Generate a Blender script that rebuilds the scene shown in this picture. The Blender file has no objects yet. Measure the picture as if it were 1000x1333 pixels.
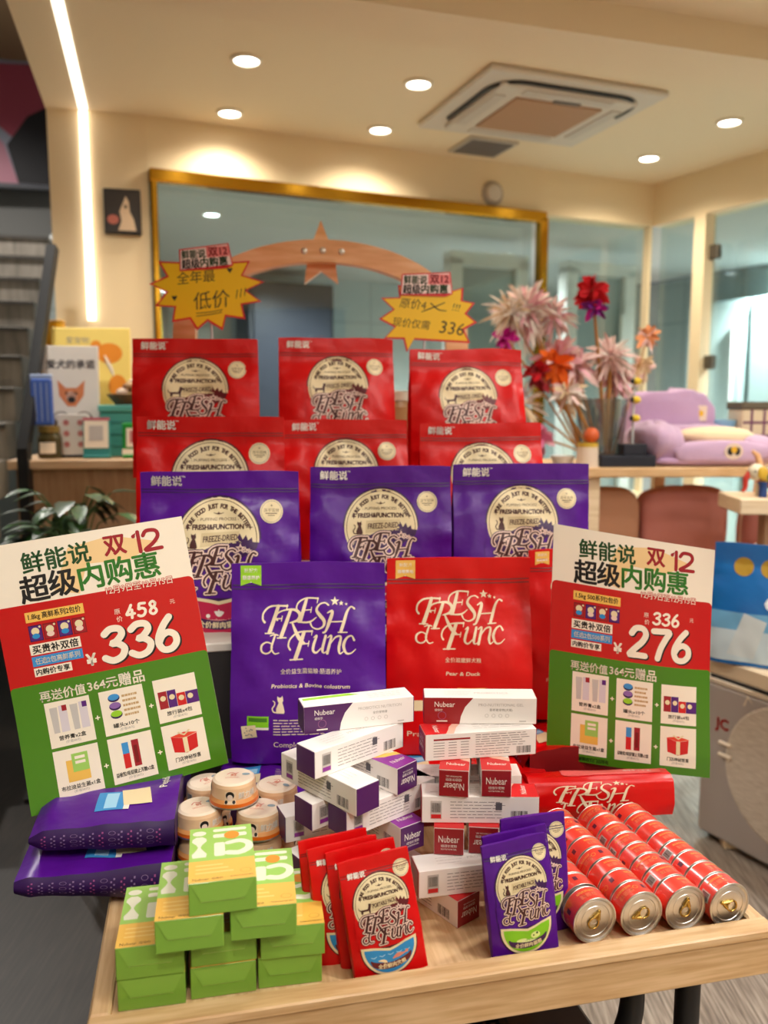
import bpy, math, random
from math import sin, cos, pi, radians as R
from mathutils import Vector, Matrix, noise
from mathutils.geometry import tessellate_polygon

scene = bpy.context.scene
COL = scene.collection

# ------------------------------------------------------------------ camera
cam_data = bpy.data.cameras.new('camera')
cam = bpy.data.objects.new('camera', cam_data)
COL.objects.link(cam)
cam.location = (0, 0, 1.45)
cam.rotation_euler = (R(90 - 7.2), 0, 0)
cam_data.sensor_fit = 'HORIZONTAL'
cam_data.sensor_width = 36
cam_data.lens = 36 * 1083 / 1000
cam_data.clip_start = 0.02
cam_data.dof.use_dof = True
cam_data.dof.focus_distance = 1.24
cam_data.dof.aperture_fstop = 4.2
scene.camera = cam

# ------------------------------------------------------------------ world, exposure
scene.view_settings.view_transform = 'Standard'
scene.view_settings.look = 'None'
scene.view_settings.gamma = 1
scene.view_settings.use_curve_mapping = False
scene.view_settings.exposure = 0.55
world = bpy.data.worlds.new('world')
scene.world = world
world.use_nodes = True
bg = world.node_tree.nodes['Background']
bg.inputs[0].default_value = (0.72, 0.75, 0.80, 1)
bg.inputs[1].default_value = 0.10
scene.cycles.max_bounces = 8
scene.cycles.diffuse_bounces = 5
scene.cycles.glossy_bounces = 3
scene.cycles.transparent_max_bounces = 12
scene.cycles.sample_clamp_indirect = 4
scene.cycles.sample_clamp_direct = 12
scene.cycles.blur_glossy = 0.5
scene.cycles.caustics_reflective = False
scene.cycles.caustics_refractive = False

# ceiling downlights of the shop: (x, y, watts); the seven in view come first
CEIL = 2.7
DOWN = [(-0.498, 3.196, 20), (0.134, 3.419, 22), (-0.66, 3.743, 17), (-0.017, 3.961, 22),
        (1.525, 3.858, 26), (1.339, 4.394, 22)]
# the lamps over the shop floor nearer than the picture shows
NEAR = [(-0.15, 0.25, 2), (0.95, 0.7, 30), (0.9, 1.6, 15), (1.5, 2.1, 52), (-1.2, 2.6, 26), (1.6, 0.5, 32)]
# unseen fill panels added behind the viewer to brighten upright faces: (x, y, watts)
FILL_PANELS = [(0.75, -0.75, 11), (2.1, -0.4, 22)]
BACKROOM = [(-0.55, 6.2, 190), (0.9, 6.3, 210), (2.9, 6.3, 300), (3.2, 4.3, 330), (3.2, 2.6, 220), (-1.0, 5.0, 80)]
STAIR_FILL = [(-2.7, 4.3, 230), (-3.4, 6.0, 170)]  # unseen lamps added to brighten the stairs and the wall above
# unseen spotlight added to brighten the left poster: position, aim, watts
POSTER_FILL = [((-0.05, -0.15, 2.62), (-0.40, 1.25, 1.05), 44)]


def lin(c):
    c = c / 255
    return c / 12.92 if c <= 0.04045 else ((c + 0.055) / 1.055) ** 2.4


def rgb(r, g, b):
    return (lin(r), lin(g), lin(b), 1)


WARM = (1.0, 0.86, 0.66)
COOL = (1.0, 0.99, 0.96)


def spot(x, y, z, w, color, ang=150, blend=0.8, radius=0.05):
    l = bpy.data.lights.new('downlight_lamp', 'SPOT')
    l.energy = w
    l.color = color
    l.spot_size = R(ang)
    l.spot_blend = blend
    l.shadow_soft_size = radius
    o = bpy.data.objects.new('downlight_lamp', l)
    COL.objects.link(o)
    o.location = (x, y, z)
    return o


# ------------------------------------------------------------------ materials
MATS = {}


def mat(name, col, rough=0.5, metal=0.0, emit=0.0, bump=0.0, bscale=40, coat=0.0, spec=0.5, sheen=0.0):
    if name in MATS:
        return MATS[name]
    m = bpy.data.materials.new(name)
    m.use_nodes = True
    nt = m.node_tree
    b = nt.nodes['Principled BSDF']
    c = rgb(*col)
    b.inputs['Base Color'].default_value = c
    b.inputs['Roughness'].default_value = rough
    b.inputs['Metallic'].default_value = metal
    b.inputs['Specular IOR Level'].default_value = spec
    b.inputs['Coat Weight'].default_value = coat
    b.inputs['Coat Roughness'].default_value = 0.12
    b.inputs['Sheen Weight'].default_value = sheen
    if emit:
        b.inputs['Emission Color'].default_value = c
        b.inputs['Emission Strength'].default_value = emit
    if bump:
        tc = nt.nodes.new('ShaderNodeTexCoord')
        n = nt.nodes.new('ShaderNodeTexNoise')
        n.inputs['Scale'].default_value = bscale
        n.inputs['Detail'].default_value = 3
        bp = nt.nodes.new('ShaderNodeBump')
        bp.inputs['Strength'].default_value = bump
        bp.inputs['Distance'].default_value = 0.004
        nt.links.new(tc.outputs['Object'], n.inputs['Vector'])
        nt.links.new(n.outputs['Fac'], bp.inputs['Height'])
        nt.links.new(bp.outputs['Normal'], b.inputs['Normal'])
    MATS[name] = m
    return m


def mix_mat(name, c1, c2, scale, stretch=(1, 1, 1), rough=0.5, detail=4, lo=0.35, hi=0.65, bump=0.0, c3=None, rot=0.0, coat=0.0):
    """two-tone noise material stretched along an axis (wood grain, planks, woven cloth)"""
    if name in MATS:
        return MATS[name]
    m = bpy.data.materials.new(name)
    m.use_nodes = True
    nt = m.node_tree
    b = nt.nodes['Principled BSDF']
    tc = nt.nodes.new('ShaderNodeTexCoord')
    mp = nt.nodes.new('ShaderNodeMapping')
    mp.inputs['Scale'].default_value = stretch
    mp.inputs['Rotation'].default_value = (0, 0, rot)
    n = nt.nodes.new('ShaderNodeTexNoise')
    n.inputs['Scale'].default_value = scale
    n.inputs['Detail'].default_value = detail
    r = nt.nodes.new('ShaderNodeValToRGB')
    r.color_ramp.elements[0].position = lo
    r.color_ramp.elements[0].color = rgb(*c1)
    r.color_ramp.elements[1].position = hi
    r.color_ramp.elements[1].color = rgb(*c2)
    if c3:
        e = r.color_ramp.elements.new((lo + hi) / 2)
        e.color = rgb(*c3)
    nt.links.new(tc.outputs['Object'], mp.inputs['Vector'])
    nt.links.new(mp.outputs['Vector'], n.inputs['Vector'])
    nt.links.new(n.outputs['Fac'], r.inputs['Fac'])
    nt.links.new(r.outputs['Color'], b.inputs['Base Color'])
    b.inputs['Roughness'].default_value = rough
    b.inputs['Coat Weight'].default_value = coat
    if bump:
        bp = nt.nodes.new('ShaderNodeBump')
        bp.inputs['Strength'].default_value = bump
        bp.inputs['Distance'].default_value = 0.003
        nt.links.new(n.outputs['Fac'], bp.inputs['Height'])
        nt.links.new(bp.outputs['Normal'], b.inputs['Normal'])
    MATS[name] = m
    return m


def tile_mat(name, col, grout, w, h, mortar=0.004, rough=0.25, axis='XZ', offset=0.0, col2=None):
    if name in MATS:
        return MATS[name]
    m = bpy.data.materials.new(name)
    m.use_nodes = True
    nt = m.node_tree
    b = nt.nodes['Principled BSDF']
    tc = nt.nodes.new('ShaderNodeTexCoord')
    mp = nt.nodes.new('ShaderNodeMapping')
    if axis == 'XZ':
        mp.inputs['Rotation'].default_value = (R(-90), 0, 0)
    t = nt.nodes.new('ShaderNodeTexBrick')
    t.offset = offset
    t.inputs['Color1'].default_value = rgb(*col)
    t.inputs['Color2'].default_value = rgb(*(col2 or col))
    t.inputs['Mortar'].default_value = rgb(*grout)
    t.inputs['Scale'].default_value = 1
    t.inputs['Mortar Size'].default_value = mortar
    t.inputs['Brick Width'].default_value = w
    t.inputs['Row Height'].default_value = h
    nt.links.new(tc.outputs['Object'], mp.inputs['Vector'])
    nt.links.new(mp.outputs['Vector'], t.inputs['Vector'])
    nt.links.new(t.outputs['Color'], b.inputs['Base Color'])
    b.inputs['Roughness'].default_value = rough
    MATS[name] = m
    return m


def glass_mat(name, tint=(235, 245, 245), refl=0.07):
    if name in MATS:
        return MATS[name]
    m = bpy.data.materials.new(name)
    m.use_nodes = True
    nt = m.node_tree
    nt.nodes.clear()
    out = nt.nodes.new('ShaderNodeOutputMaterial')
    tr = nt.nodes.new('ShaderNodeBsdfTransparent')
    tr.inputs[0].default_value = rgb(*tint)
    gl = nt.nodes.new('ShaderNodeBsdfGlossy')
    gl.inputs['Roughness'].default_value = 0.02
    mx = nt.nodes.new('ShaderNodeMixShader')
    mx.inputs[0].default_value = refl
    nt.links.new(tr.outputs[0], mx.inputs[1])
    nt.links.new(gl.outputs[0], mx.inputs[2])
    nt.links.new(mx.outputs[0], out.inputs[0])
    MATS[name] = m
    return m


# ------------------------------------------------------------------ mesh building
class MB:
    def __init__(s):
        s.v, s.f, s.mi, s.sm, s.mats, s.M = [], [], [], [], [], Matrix()

    def m(s, material):
        if material not in s.mats:
            s.mats.append(material)
        return s.mats.index(material)

    def add(s, verts, faces, material, smooth=False):
        b = len(s.v)
        M = s.M
        s.v += [M @ Vector(p) for p in verts]
        k = s.m(material)
        for f in faces:
            s.f.append([b + i for i in f])
            s.mi.append(k)
            s.sm.append(smooth)

    def box(s, c, d, material, bev=0.0):
        cx, cy, cz = c
        x, y, z = d[0] / 2, d[1] / 2, d[2] / 2
        if not bev:
            v = [(cx + i * x, cy + j * y, cz + k * z) for k in (-1, 1) for j in (-1, 1) for i in (-1, 1)]
            s.add(v, [(0, 2, 3, 1), (4, 5, 7, 6), (0, 1, 5, 4), (2, 6, 7, 3), (0, 4, 6, 2), (1, 3, 7, 5)], material)
            return
        b = min(bev, x * .9, y * .9, z * .9)
        v, idx = [], {}
        for k in (-1, 1):
            for j in (-1, 1):
                for i in (-1, 1):
                    for a in range(3):
                        p = [i * (x - (0 if a == 0 else b)), j * (y - (0 if a == 1 else b)), k * (z - (0 if a == 2 else b))]
                        idx[(i, j, k, a)] = len(v)
                        v.append((cx + p[0], cy + p[1], cz + p[2]))
        F = []
        for sg in (-1, 1):
            o = (lambda q: q if sg > 0 else q[::-1])
            F.append(o([idx[(sg, -1, -1, 0)], idx[(sg, 1, -1, 0)], idx[(sg, 1, 1, 0)], idx[(sg, -1, 1, 0)]]))
            F.append(o([idx[(-1, sg, -1, 1)], idx[(-1, sg, 1, 1)], idx[(1, sg, 1, 1)], idx[(1, sg, -1, 1)]]))
            F.append(o([idx[(-1, -1, sg, 2)], idx[(1, -1, sg, 2)], idx[(1, 1, sg, 2)], idx[(-1, 1, sg, 2)]]))
        for i in (-1, 1):
            for j in (-1, 1):
                q = [idx[(i, j, -1, 0)], idx[(i, j, -1, 1)], idx[(i, j, 1, 1)], idx[(i, j, 1, 0)]]
                F.append(q if i * j > 0 else q[::-1])
                q = [idx[(i, -1, j, 0)], idx[(i, 1, j, 0)], idx[(i, 1, j, 2)], idx[(i, -1, j, 2)]]
                F.append(q if i * j < 0 else q[::-1])
                q = [idx[(-1, i, j, 1)], idx[(1, i, j, 1)], idx[(1, i, j, 2)], idx[(-1, i, j, 2)]]
                F.append(q if i * j > 0 else q[::-1])
                for k in (-1, 1):
                    q = [idx[(i, j, k, 0)], idx[(i, j, k, 1)], idx[(i, j, k, 2)]]
                    F.append(q if i * j * k > 0 else q[::-1])
        s.add(v, F, material)

    def grid(s, fn, nu, nv, material, smooth=True, flip=False, closed_u=False):
        v = [fn(i / nu, j / nv) for j in range(nv + 1) for i in range(nu + (0 if closed_u else 1))]
        w = nu if closed_u else nu + 1
        F = []
        for j in range(nv):
            for i in range(nu):
                a, b = j * w + i, j * w + (i + 1) % w if closed_u else j * w + i + 1
                q = (a, b, b + w, a + w)
                F.append(q[::-1] if flip else q)
        s.add(v, F, material, smooth)

    def lathe(s, prof, n, material, smooth=True, arc=1.0):
        """prof: list of (r, z) or (r, z, material), bottom to top, around local z"""
        for a, b in zip(prof[:-1], prof[1:]):
            mm = b[2] if len(b) > 2 else material
            v = []
            for i in range(n):
                t = 2 * pi * i / n
                v += [(a[0] * cos(t), a[0] * sin(t), a[1]), (b[0] * cos(t), b[0] * sin(t), b[1])]
            s.add(v, [(2 * i, 2 * ((i + 1) % n), 2 * ((i + 1) % n) + 1, 2 * i + 1) for i in range(n)], mm, smooth)

    def tube(s, pts, r, n, material, smooth=True, caps=True):
        pts = [Vector(p) for p in pts]
        rr = r if isinstance(r, (list, tuple)) else [r] * len(pts)
        rings, up = [], None
        for i, p in enumerate(pts):
            t = (pts[min(i + 1, len(pts) - 1)] - pts[max(i - 1, 0)]).normalized()
            if up is None:
                up = t.orthogonal().normalized()
            up = (up - t * up.dot(t)).normalized()
            w = t.cross(up)
            rings.append([p + (up * cos(2 * pi * k / n) + w * sin(2 * pi * k / n)) * rr[i] for k in range(n)])
        v = [q for ring in rings for q in ring]
        F = []
        for i in range(len(pts) - 1):
            for k in range(n):
                k2 = (k + 1) % n
                F.append((i * n + k, i * n + k2, (i + 1) * n + k2, (i + 1) * n + k))
        s.add(v, F, material, smooth)
        if caps:
            s.add(rings[0], [tuple(range(n))[::-1]], material)
            s.add(rings[-1], [tuple(range(n))], material)

    def ext(s, poly, y0, y1, material, back=None):
        """extrude a polygon in local XZ from y0 (front, towards -y) to y1"""
        n = len(poly)
        tri = tessellate_polygon([[Vector((p[0], p[1], 0)) for p in poly]])
        area = sum(poly[i][0] * poly[(i + 1) % n][1] - poly[(i + 1) % n][0] * poly[i][1] for i in range(n))
        if area < 0:
            poly = poly[::-1]
            tri = tessellate_polygon([[Vector((p[0], p[1], 0)) for p in poly]])
        F1 = []
        for t in tri:
            a, b, c = (poly[k] for k in t)
            ccw = (b[0] - a[0]) * (c[1] - a[1]) - (c[0] - a[0]) * (b[1] - a[1]) > 0
            F1.append(tuple(t) if ccw else tuple(t[::-1]))
        s.add([(p[0], y0, p[1]) for p in poly], F1, material)
        s.add([(p[0], y1, p[1]) for p in poly], [f[::-1] for f in F1], back or material)
        v = [(p[0], y0, p[1]) for p in poly] + [(p[0], y1, p[1]) for p in poly]
        s.add(v, [(i, i + n, (i + 1) % n + n, (i + 1) % n) for i in range(n)], back or material)

    def ball(s, c, r, material, n=16, m_=10, smooth=True):
        if not isinstance(r, (tuple, list)):
            r = (r, r, r)

        def fn(u, v):
            a, b = 2 * pi * u, pi * (v - .5)
            return (c[0] + r[0] * cos(a) * cos(b), c[1] + r[1] * sin(a) * cos(b), c[2] + r[2] * sin(b))
        s.grid(fn, n, m_, material, smooth, closed_u=True)

    def art(s, art, fn, edge=0.0, eps=0.0004, base=0.0006):
        """print the flat artwork on a surface: fn(x, y, lift) -> point"""
        for material, layer, vs, tris in art.t:
            vs, tris = list(vs), list(tris)
            if edge:
                vs, tris = subdivide(vs, tris, edge)
            lift = base + eps * layer
            s.add([fn(x, y, lift) for x, y in vs], tris, material, edge > 0)

    def build(s, name, parent=None, loc=None, rot=None):
        me = bpy.data.meshes.new(name)
        me.from_pydata([tuple(p) for p in s.v], [], s.f)
        for k in s.mats:
            me.materials.append(k)
        me.polygons.foreach_set('material_index', s.mi)
        me.polygons.foreach_set('use_smooth', s.sm)
        me.update()
        o = bpy.data.objects.new(name, me)
        COL.objects.link(o)
        if parent:
            o.parent = parent
        if loc:
            o.location = loc
        if rot:
            o.rotation_euler = rot
        return o


def subdivide(vs, tris, edge):
    cache, e2 = {}, edge * edge
    out, todo = [], list(tris)
    while todo:
        a, b, c = todo.pop()
        L = [((vs[i][0] - vs[j][0]) ** 2 + (vs[i][1] - vs[j][1]) ** 2, i, j, k) for i, j, k in ((a, b, c), (b, c, a), (c, a, b))]
        l, i, j, k = max(L)
        if l <= e2:
            out.append((a, b, c))
            continue
        key = (min(i, j), max(i, j))
        if key not in cache:
            cache[key] = len(vs)
            vs.append(((vs[i][0] + vs[j][0]) / 2, (vs[i][1] + vs[j][1]) / 2))
        mid = cache[key]
        todo += [(i, mid, k), (mid, j, k)]
    return vs, out


# ------------------------------------------------------------------ flat artwork (x right, y up)
TEXT = {}


def text_mesh(s, res=2):
    if s not in TEXT:
        cu = bpy.data.curves.new('lettering', 'FONT')
        cu.body = s
        cu.size = 1
        cu.resolution_u = res
        ob = bpy.data.objects.new('lettering', cu)
        me = ob.to_mesh()
        vs = [(v.co.x, v.co.y) for v in me.vertices]
        me.calc_loop_triangles()
        tris = [tuple(t.vertices) for t in me.loop_triangles]
        ob.to_mesh_clear()
        bpy.data.objects.remove(ob)
        bpy.data.curves.remove(cu)
        x0 = min(v[0] for v in vs)
        x1 = max(v[0] for v in vs)
        y0 = min(v[1] for v in vs)
        y1 = max(v[1] for v in vs)
        TEXT[s] = ([(x - (x0 + x1) / 2, y - (y0 + y1) / 2) for x, y in vs], tris, x1 - x0, y1 - y0)
    return TEXT[s]


def catmull(P, n=6):
    if len(P) < 3:
        return P
    Q = [P[0]] + list(P) + [P[-1]]
    out = []
    for i in range(1, len(Q) - 2):
        a, b, c, d = Q[i - 1:i + 3]
        for k in range(n):
            t = k / n
            out.append(tuple(0.5 * (2 * b[j] + (c[j] - a[j]) * t + (2 * a[j] - 5 * b[j] + 4 * c[j] - d[j]) * t * t + (3 * b[j] - a[j] - 3 * c[j] + d[j]) * t ** 3) for j in range(len(b))))
    out.append(P[-1])
    return out


class Art:
    def __init__(s):
        s.t = []

    def tri(s, m, layer, vs, tris):
        T = []
        for a, b, c in tris:
            A, B, C = vs[a], vs[b], vs[c]
            ccw = (B[0] - A[0]) * (C[1] - A[1]) - (C[0] - A[0]) * (B[1] - A[1]) > 0
            T.append((a, b, c) if ccw else (a, c, b))
        s.t.append((m, layer, vs, T))

    def poly(s, pts, m, layer=0):
        pts = [tuple(p[:2]) for p in pts]
        s.tri(m, layer, pts, tessellate_polygon([[Vector((p[0], p[1], 0)) for p in pts]]))

    def rect(s, x0, y0, x1, y1, m, layer=0):
        s.tri(m, layer, [(x0, y0), (x1, y0), (x1, y1), (x0, y1)], [(0, 1, 2), (0, 2, 3)])

    def rrect(s, x0, y0, x1, y1, r, m, layer=0, corners='abcd'):
        P = []
        for nm, cx, cy, a in (('a', x1 - r, y1 - r, 0), ('b', x0 + r, y1 - r, 90), ('c', x0 + r, y0 + r, 180), ('d', x1 - r, y0 + r, 270)):
            if nm in corners:
                P += [(cx + r * cos(R(a + k * 15)), cy + r * sin(R(a + k * 15))) for k in range(7)]
            else:
                P.append((x1 if nm in 'ad' else x0, y1 if nm in 'ab' else y0))
        s.poly(P, m, layer)

    def disc(s, cx, cy, rx, ry, m, layer=0, n=28):
        ry = ry or rx
        vs = [(cx, cy)] + [(cx + rx * cos(2 * pi * k / n), cy + ry * sin(2 * pi * k / n)) for k in range(n)]
        s.tri(m, layer, vs, [(0, 1 + k, 1 + (k + 1) % n) for k in range(n)])

    def ring(s, cx, cy, r0, r1, m, layer=0, n=40, a0=0, a1=360, sy=1):
        vs = []
        for k in range(n + 1):
            t = R(a0 + (a1 - a0) * k / n)
            vs += [(cx + r0 * cos(t), cy + sy * r0 * sin(t)), (cx + r1 * cos(t), cy + sy * r1 * sin(t))]
        s.tri(m, layer, vs, [q for k in range(n) for q in ((2 * k, 2 * k + 1, 2 * k + 3), (2 * k, 2 * k + 3, 2 * k + 2))])

    def star(s, cx, cy, r, m, layer=0, n=5, inner=.42, rot=90):
        s.poly([(cx + (r if k % 2 == 0 else r * inner) * cos(R(rot + 180 * k / n)), cy + (r if k % 2 == 0 else r * inner) * sin(R(rot + 180 * k / n))) for k in range(2 * n)], m, layer)

    def stroke(s, P, m, layer=0, extra=0.0, smooth=True, cap=7):
        """ribbon along (x, y, width) points"""
        Q = catmull(P) if smooth else list(P)
        vs, T = [], []
        for i, p in enumerate(Q):
            a, b = Q[max(i - 1, 0)], Q[min(i + 1, len(Q) - 1)]
            dx, dy = b[0] - a[0], b[1] - a[1]
            l = math.hypot(dx, dy) or 1
            w = (p[2] + extra) / 2
            vs += [(p[0] - dy / l * w, p[1] + dx / l * w), (p[0] + dy / l * w, p[1] - dx / l * w)]
        for i in range(len(Q) - 1):
            T += [(2 * i, 2 * i + 1, 2 * i + 3), (2 * i, 2 * i + 3, 2 * i + 2)]
        s.tri(m, layer, vs, T)
        if cap:
            pts = [Q[0], Q[-1]] if smooth else Q
            for p in pts:
                s.disc(p[0], p[1], (p[2] + extra) / 2, None, m, layer, cap + 3)

    def text(s, t, x, y, h, m, layer=0, align='c', rot=0, shear=0, bold=0.0, sx=1, width=None):
        vs, tris, w, hh = text_mesh(t)
        k = sx
        if width:
            k = width / (w * h)
        ox = x + (0 if align == 'c' else (w * h * k / 2 if align == 'l' else -w * h * k / 2))
        c_, s_ = cos(R(rot)), sin(R(rot))
        offs = [(0, 0)]
        if bold:
            offs = [(bold * h * cos(R(a)), bold * h * sin(R(a))) for a in range(0, 360, 60)]
        for dx, dy in offs:
            out = []
            for a, b in vs:
                X, Y = a * h * k + b * h * shear + dx, b * h + dy
                out.append((ox + X * c_ - Y * s_, y + X * s_ + Y * c_) if align == 'c' else (x + (X + ox - x) * c_ - Y * s_, y + (X + ox - x) * s_ + Y * c_))
            s.tri(m, layer, out, tris)

    def arctext(s, t, cx, cy, r, a_mid, h, m, layer=0, step=None, bold=0.0, sx=1):
        st = step or R(1) * 0 + h * 0.62 / r
        n = len(t)
        for i, ch in enumerate(t):
            if ch == ' ':
                continue
            a = R(a_mid) - (i - (n - 1) / 2) * st
            s.text(ch, cx + r * cos(a), cy + r * sin(a), h, m, layer, rot=math.degrees(a) - 90, bold=bold, sx=sx)

    def lines(s, x0, x1, y0, y1, n, th, m, layer=0, seed=1):
        """rows of fine print, too small to read, broken into words"""
        rnd = random.Random(seed)
        for i in range(n):
            y = y1 - (y1 - y0) * (i + .5) / n
            x = x0
            while x < x1:
                w = rnd.uniform(.06, .2) * (x1 - x0)
                if x + w > x1:
                    break
                s.rect(x, y - th / 2, x + w, y + th / 2, m, layer)
                x += w + .025 * (x1 - x0)

    def barcode(s, x0, y0, x1, y1, m, layer=0, seed=2):
        rnd = random.Random(seed)
        x = x0
        while x < x1:
            w = (x1 - x0) * rnd.choice((.015, .03, .045))
            s.rect(x, y0, min(x + w, x1), y1, m, layer)
            x += w + (x1 - x0) * rnd.choice((.02, .03, .05))

    def put(s, other, x=0, y=0, k=1, rot=0, layer=0, kx=None):
        c_, s_ = cos(R(rot)), sin(R(rot))
        kx = kx or k
        for m, l, vs, tris in other.t:
            s.t.append((m, l + layer, [(x + a * kx * c_ - b * k * s_, y + a * kx * s_ + b * k * c_) for a, b in vs], tris))


# ------------------------------------------------------------------ things
def tag(o, label, cat, group=None, kind=None):
    o['label'] = label
    o['category'] = cat
    if group:
        o['group'] = group
    if kind:
        o['kind'] = kind
    return o


def thing(name, label, cat, loc=(0, 0, 0), rz=0.0, group=None, rx=0.0, ry=0.0):
    o = bpy.data.objects.new(name, None)
    o.empty_display_size = 0.02
    COL.objects.link(o)
    o.location = loc
    o.rotation_euler = (rx, ry, rz)
    return tag(o, label, cat, group)


def struct(o):
    o['kind'] = 'structure'
    return o


def copy_thing(o, loc, rot, label):
    r = o.copy()
    COL.objects.link(r)
    r.location = loc
    r.rotation_euler = rot
    r['label'] = label
    for ch in list(o.children):
        c = ch.copy()
        COL.objects.link(c)
        c.parent = r
        for g in list(ch.children):
            d = g.copy()
            COL.objects.link(d)
            d.parent = c
    return r


# ------------------------------------------------------------------ palette
WHITE = mat('print_white', (240, 232, 222), .5)
CREAM = mat('print_cream', (232, 214, 172), .5)
PINKCREAM = mat('print_pale_pink', (236, 205, 190), .5)
BROWN = mat('print_brown', (70, 28, 26), .5)
INK = mat('print_black', (26, 24, 24), .5)
GREY = mat('print_grey', (150, 146, 142), .5)
GREYLT = mat('print_pale_grey', (196, 190, 186), .5)
RED = mat('print_red', (196, 22, 26), .45)
CRIMSON = mat('print_crimson', (160, 26, 40), .45)
GREEN = mat('print_green', (62, 120, 24), .5)
DKGREEN = mat('print_dark_green', (34, 78, 36), .5)
LIME = mat('print_lime', (150, 205, 40), .5)
BLUE = mat('print_blue', (60, 145, 210), .5)
YELLOW = mat('print_yellow', (240, 190, 90), .5)
ORANGE = mat('print_orange', (240, 150, 50), .5)
PURPLE = mat('print_purple', (84, 26, 118), .5)
FOILRED = mat('red_pouch_film', (208, 8, 12), .33, bump=.8, bscale=15, spec=.32)
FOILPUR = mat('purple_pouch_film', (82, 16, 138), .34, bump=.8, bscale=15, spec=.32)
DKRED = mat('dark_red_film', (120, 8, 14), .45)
DKPUR = mat('dark_purple_film', (46, 12, 78), .45)
WALLC = mat('cream_paint', (238, 220, 186), .7)
CEILC = mat('ceiling_paint', (238, 222, 194), .75)
BLACK = mat('black_metal', (22, 22, 24), .45)
WOOD = mix_mat('light_oak', (202, 160, 112), (226, 190, 146), 9, (1, 14, 14), .45, c3=(214, 176, 128), coat=.1)
WOODY = mix_mat('light_oak_across', (204, 164, 118), (228, 194, 150), 9, (14, 1, 14), .45, c3=(216, 180, 134), coat=.1)
BEECH = mix_mat('beech_wood', (222, 164, 112), (240, 194, 148), 7, (1, 8, 8), .4, c3=(232, 178, 128), coat=.3)
WOODPALE = mix_mat('pale_pine', (222, 196, 158), (238, 216, 184), 8, (1, 12, 12), .5)
GOLD = mat('gold_metal', (196, 146, 44), .18, 1.0)
SILVER = mat('tin_metal', (226, 222, 216), .34, 1.0)
BRASS = mat('brass_tab', (206, 170, 92), .25, 1.0)
CARD = mat('white_carton', (240, 234, 230), .4, coat=.1)
# ================================================================== the room
WD = Vector((0.9154, 0.4025, 0))          # along the back wall, left to right
WN = Vector((-0.4025, 0.9154, 0))         # away from the shop, through the back wall
RD = Vector((0.482, -0.876, 0))           # along the right wall, towards the viewer
RN = Vector((0.876, 0.482, 0))            # out through the right wall
B0 = Vector((-1.029, 3.780, 0))
B1 = B0 + WD * 2.80
AW = math.atan2(WD.y, WD.x)
AR = math.atan2(RD.y, RD.x)


def frame_mat(origin, ang):
    return Matrix.Translation(origin) @ Matrix.Rotation(ang, 4, 'Z')


FLOORM = mix_mat('striped_vinyl_floor', (96, 86, 80), (188, 176, 166), 10, (16, 0.7, 1), .5, detail=6, lo=.3, hi=.7, c3=(150, 138, 128), rot=R(-23.7))
b = MB(); b.box((0.5, 3.6, -0.05), (9, 12, .1), FLOORM); struct(b.build('floor'))
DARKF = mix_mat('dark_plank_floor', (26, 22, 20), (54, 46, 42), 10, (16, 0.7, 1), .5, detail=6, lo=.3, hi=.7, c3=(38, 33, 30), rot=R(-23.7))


def slab(name, pts, z0, z1, material):
    b = MB()
    n = len(pts)
    ar = sum(pts[i][0] * pts[(i + 1) % n][1] - pts[(i + 1) % n][0] * pts[i][1] for i in range(n))
    if ar < 0:
        pts = pts[::-1]
    v = [(p[0], p[1], z0) for p in pts] + [(p[0], p[1], z1) for p in pts]
    b.add(v, [tuple(range(n))[::-1], tuple(range(n, 2 * n))] + [(i, (i + 1) % n, (i + 1) % n + n, i + n) for i in range(n)], material)
    return struct(b.build(name))


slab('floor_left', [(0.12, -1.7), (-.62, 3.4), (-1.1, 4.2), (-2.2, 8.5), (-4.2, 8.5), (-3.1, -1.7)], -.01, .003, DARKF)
RE = B1 + RD * 6.2
slab('ceiling', [(-1.17 - .0, 2.754), (-1.43, 3.70), (B0.x, B0.y), (B1.x, B1.y), (RE.x, RE.y), (RE.x - 1, -1.7), (-3.0, -1.7), (-3.0, 2.2), (-1.10, 2.2)], CEIL, CEIL + .12, CEILC)
# dropped beam across the ceiling near the viewer
BM = MB()
bp = [(-1.1, 2.44), (-0.72, 2.55), (0.0, 2.80), (1.46, 3.24), (3.2, 3.75), (3.2, 3.50), (1.30, 2.955), (0.0, 2.56), (-1.1, 2.22)]
slab('ceiling_beam', bp, 2.60, 2.72, CEILC)

# wall band over the glazing, wall below it, pillar, right wall
def wall_seg(name, origin, ang, s0, s1, z0, z1, t, material):
    b = MB(); b.M = frame_mat(origin, ang)
    b.box(((s0 + s1) / 2, t / 2, (z0 + z1) / 2), (s1 - s0, abs(t), z1 - z0), material)
    return struct(b.build(name))


wall_seg('wall_back', B0, AW, 0, 2.80, 2.47, 2.705, .12, WALLC)
wall_seg('wall_back_low', B0, AW, 0, 2.80, 0, 0.95, .12, WALLC)
wall_seg('wall_right', B1, AR, 0, 6.2, 2.47, 2.705, .12, WALLC)
wall_seg('wall_right_low', B1, AR, 0, 6.2, 0, 0.10, .12, WALLC)
wall_seg('wall_right_near', B1, AR, 2.6, 6.2, 0.1, 2.47, .12, WALLC)
slab('pillar', [(-1.423, 3.687), (-1.029, 3.780), (-1.12, 4.2), (-1.50, 4.1)], 0, CEIL, WALLC)
slab('wall_rear', [(-3, -1.7), (3.6, -1.7), (3.6, -1.8), (-3, -1.8)], 0, CEIL, WALLC)
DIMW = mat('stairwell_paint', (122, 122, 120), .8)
slab('wall_left', [(-3.0, -1.7), (-3.1, -1.7), (-4.2, 8.6), (-4.0, 8.6)], 0, 4.42, DIMW)
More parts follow.
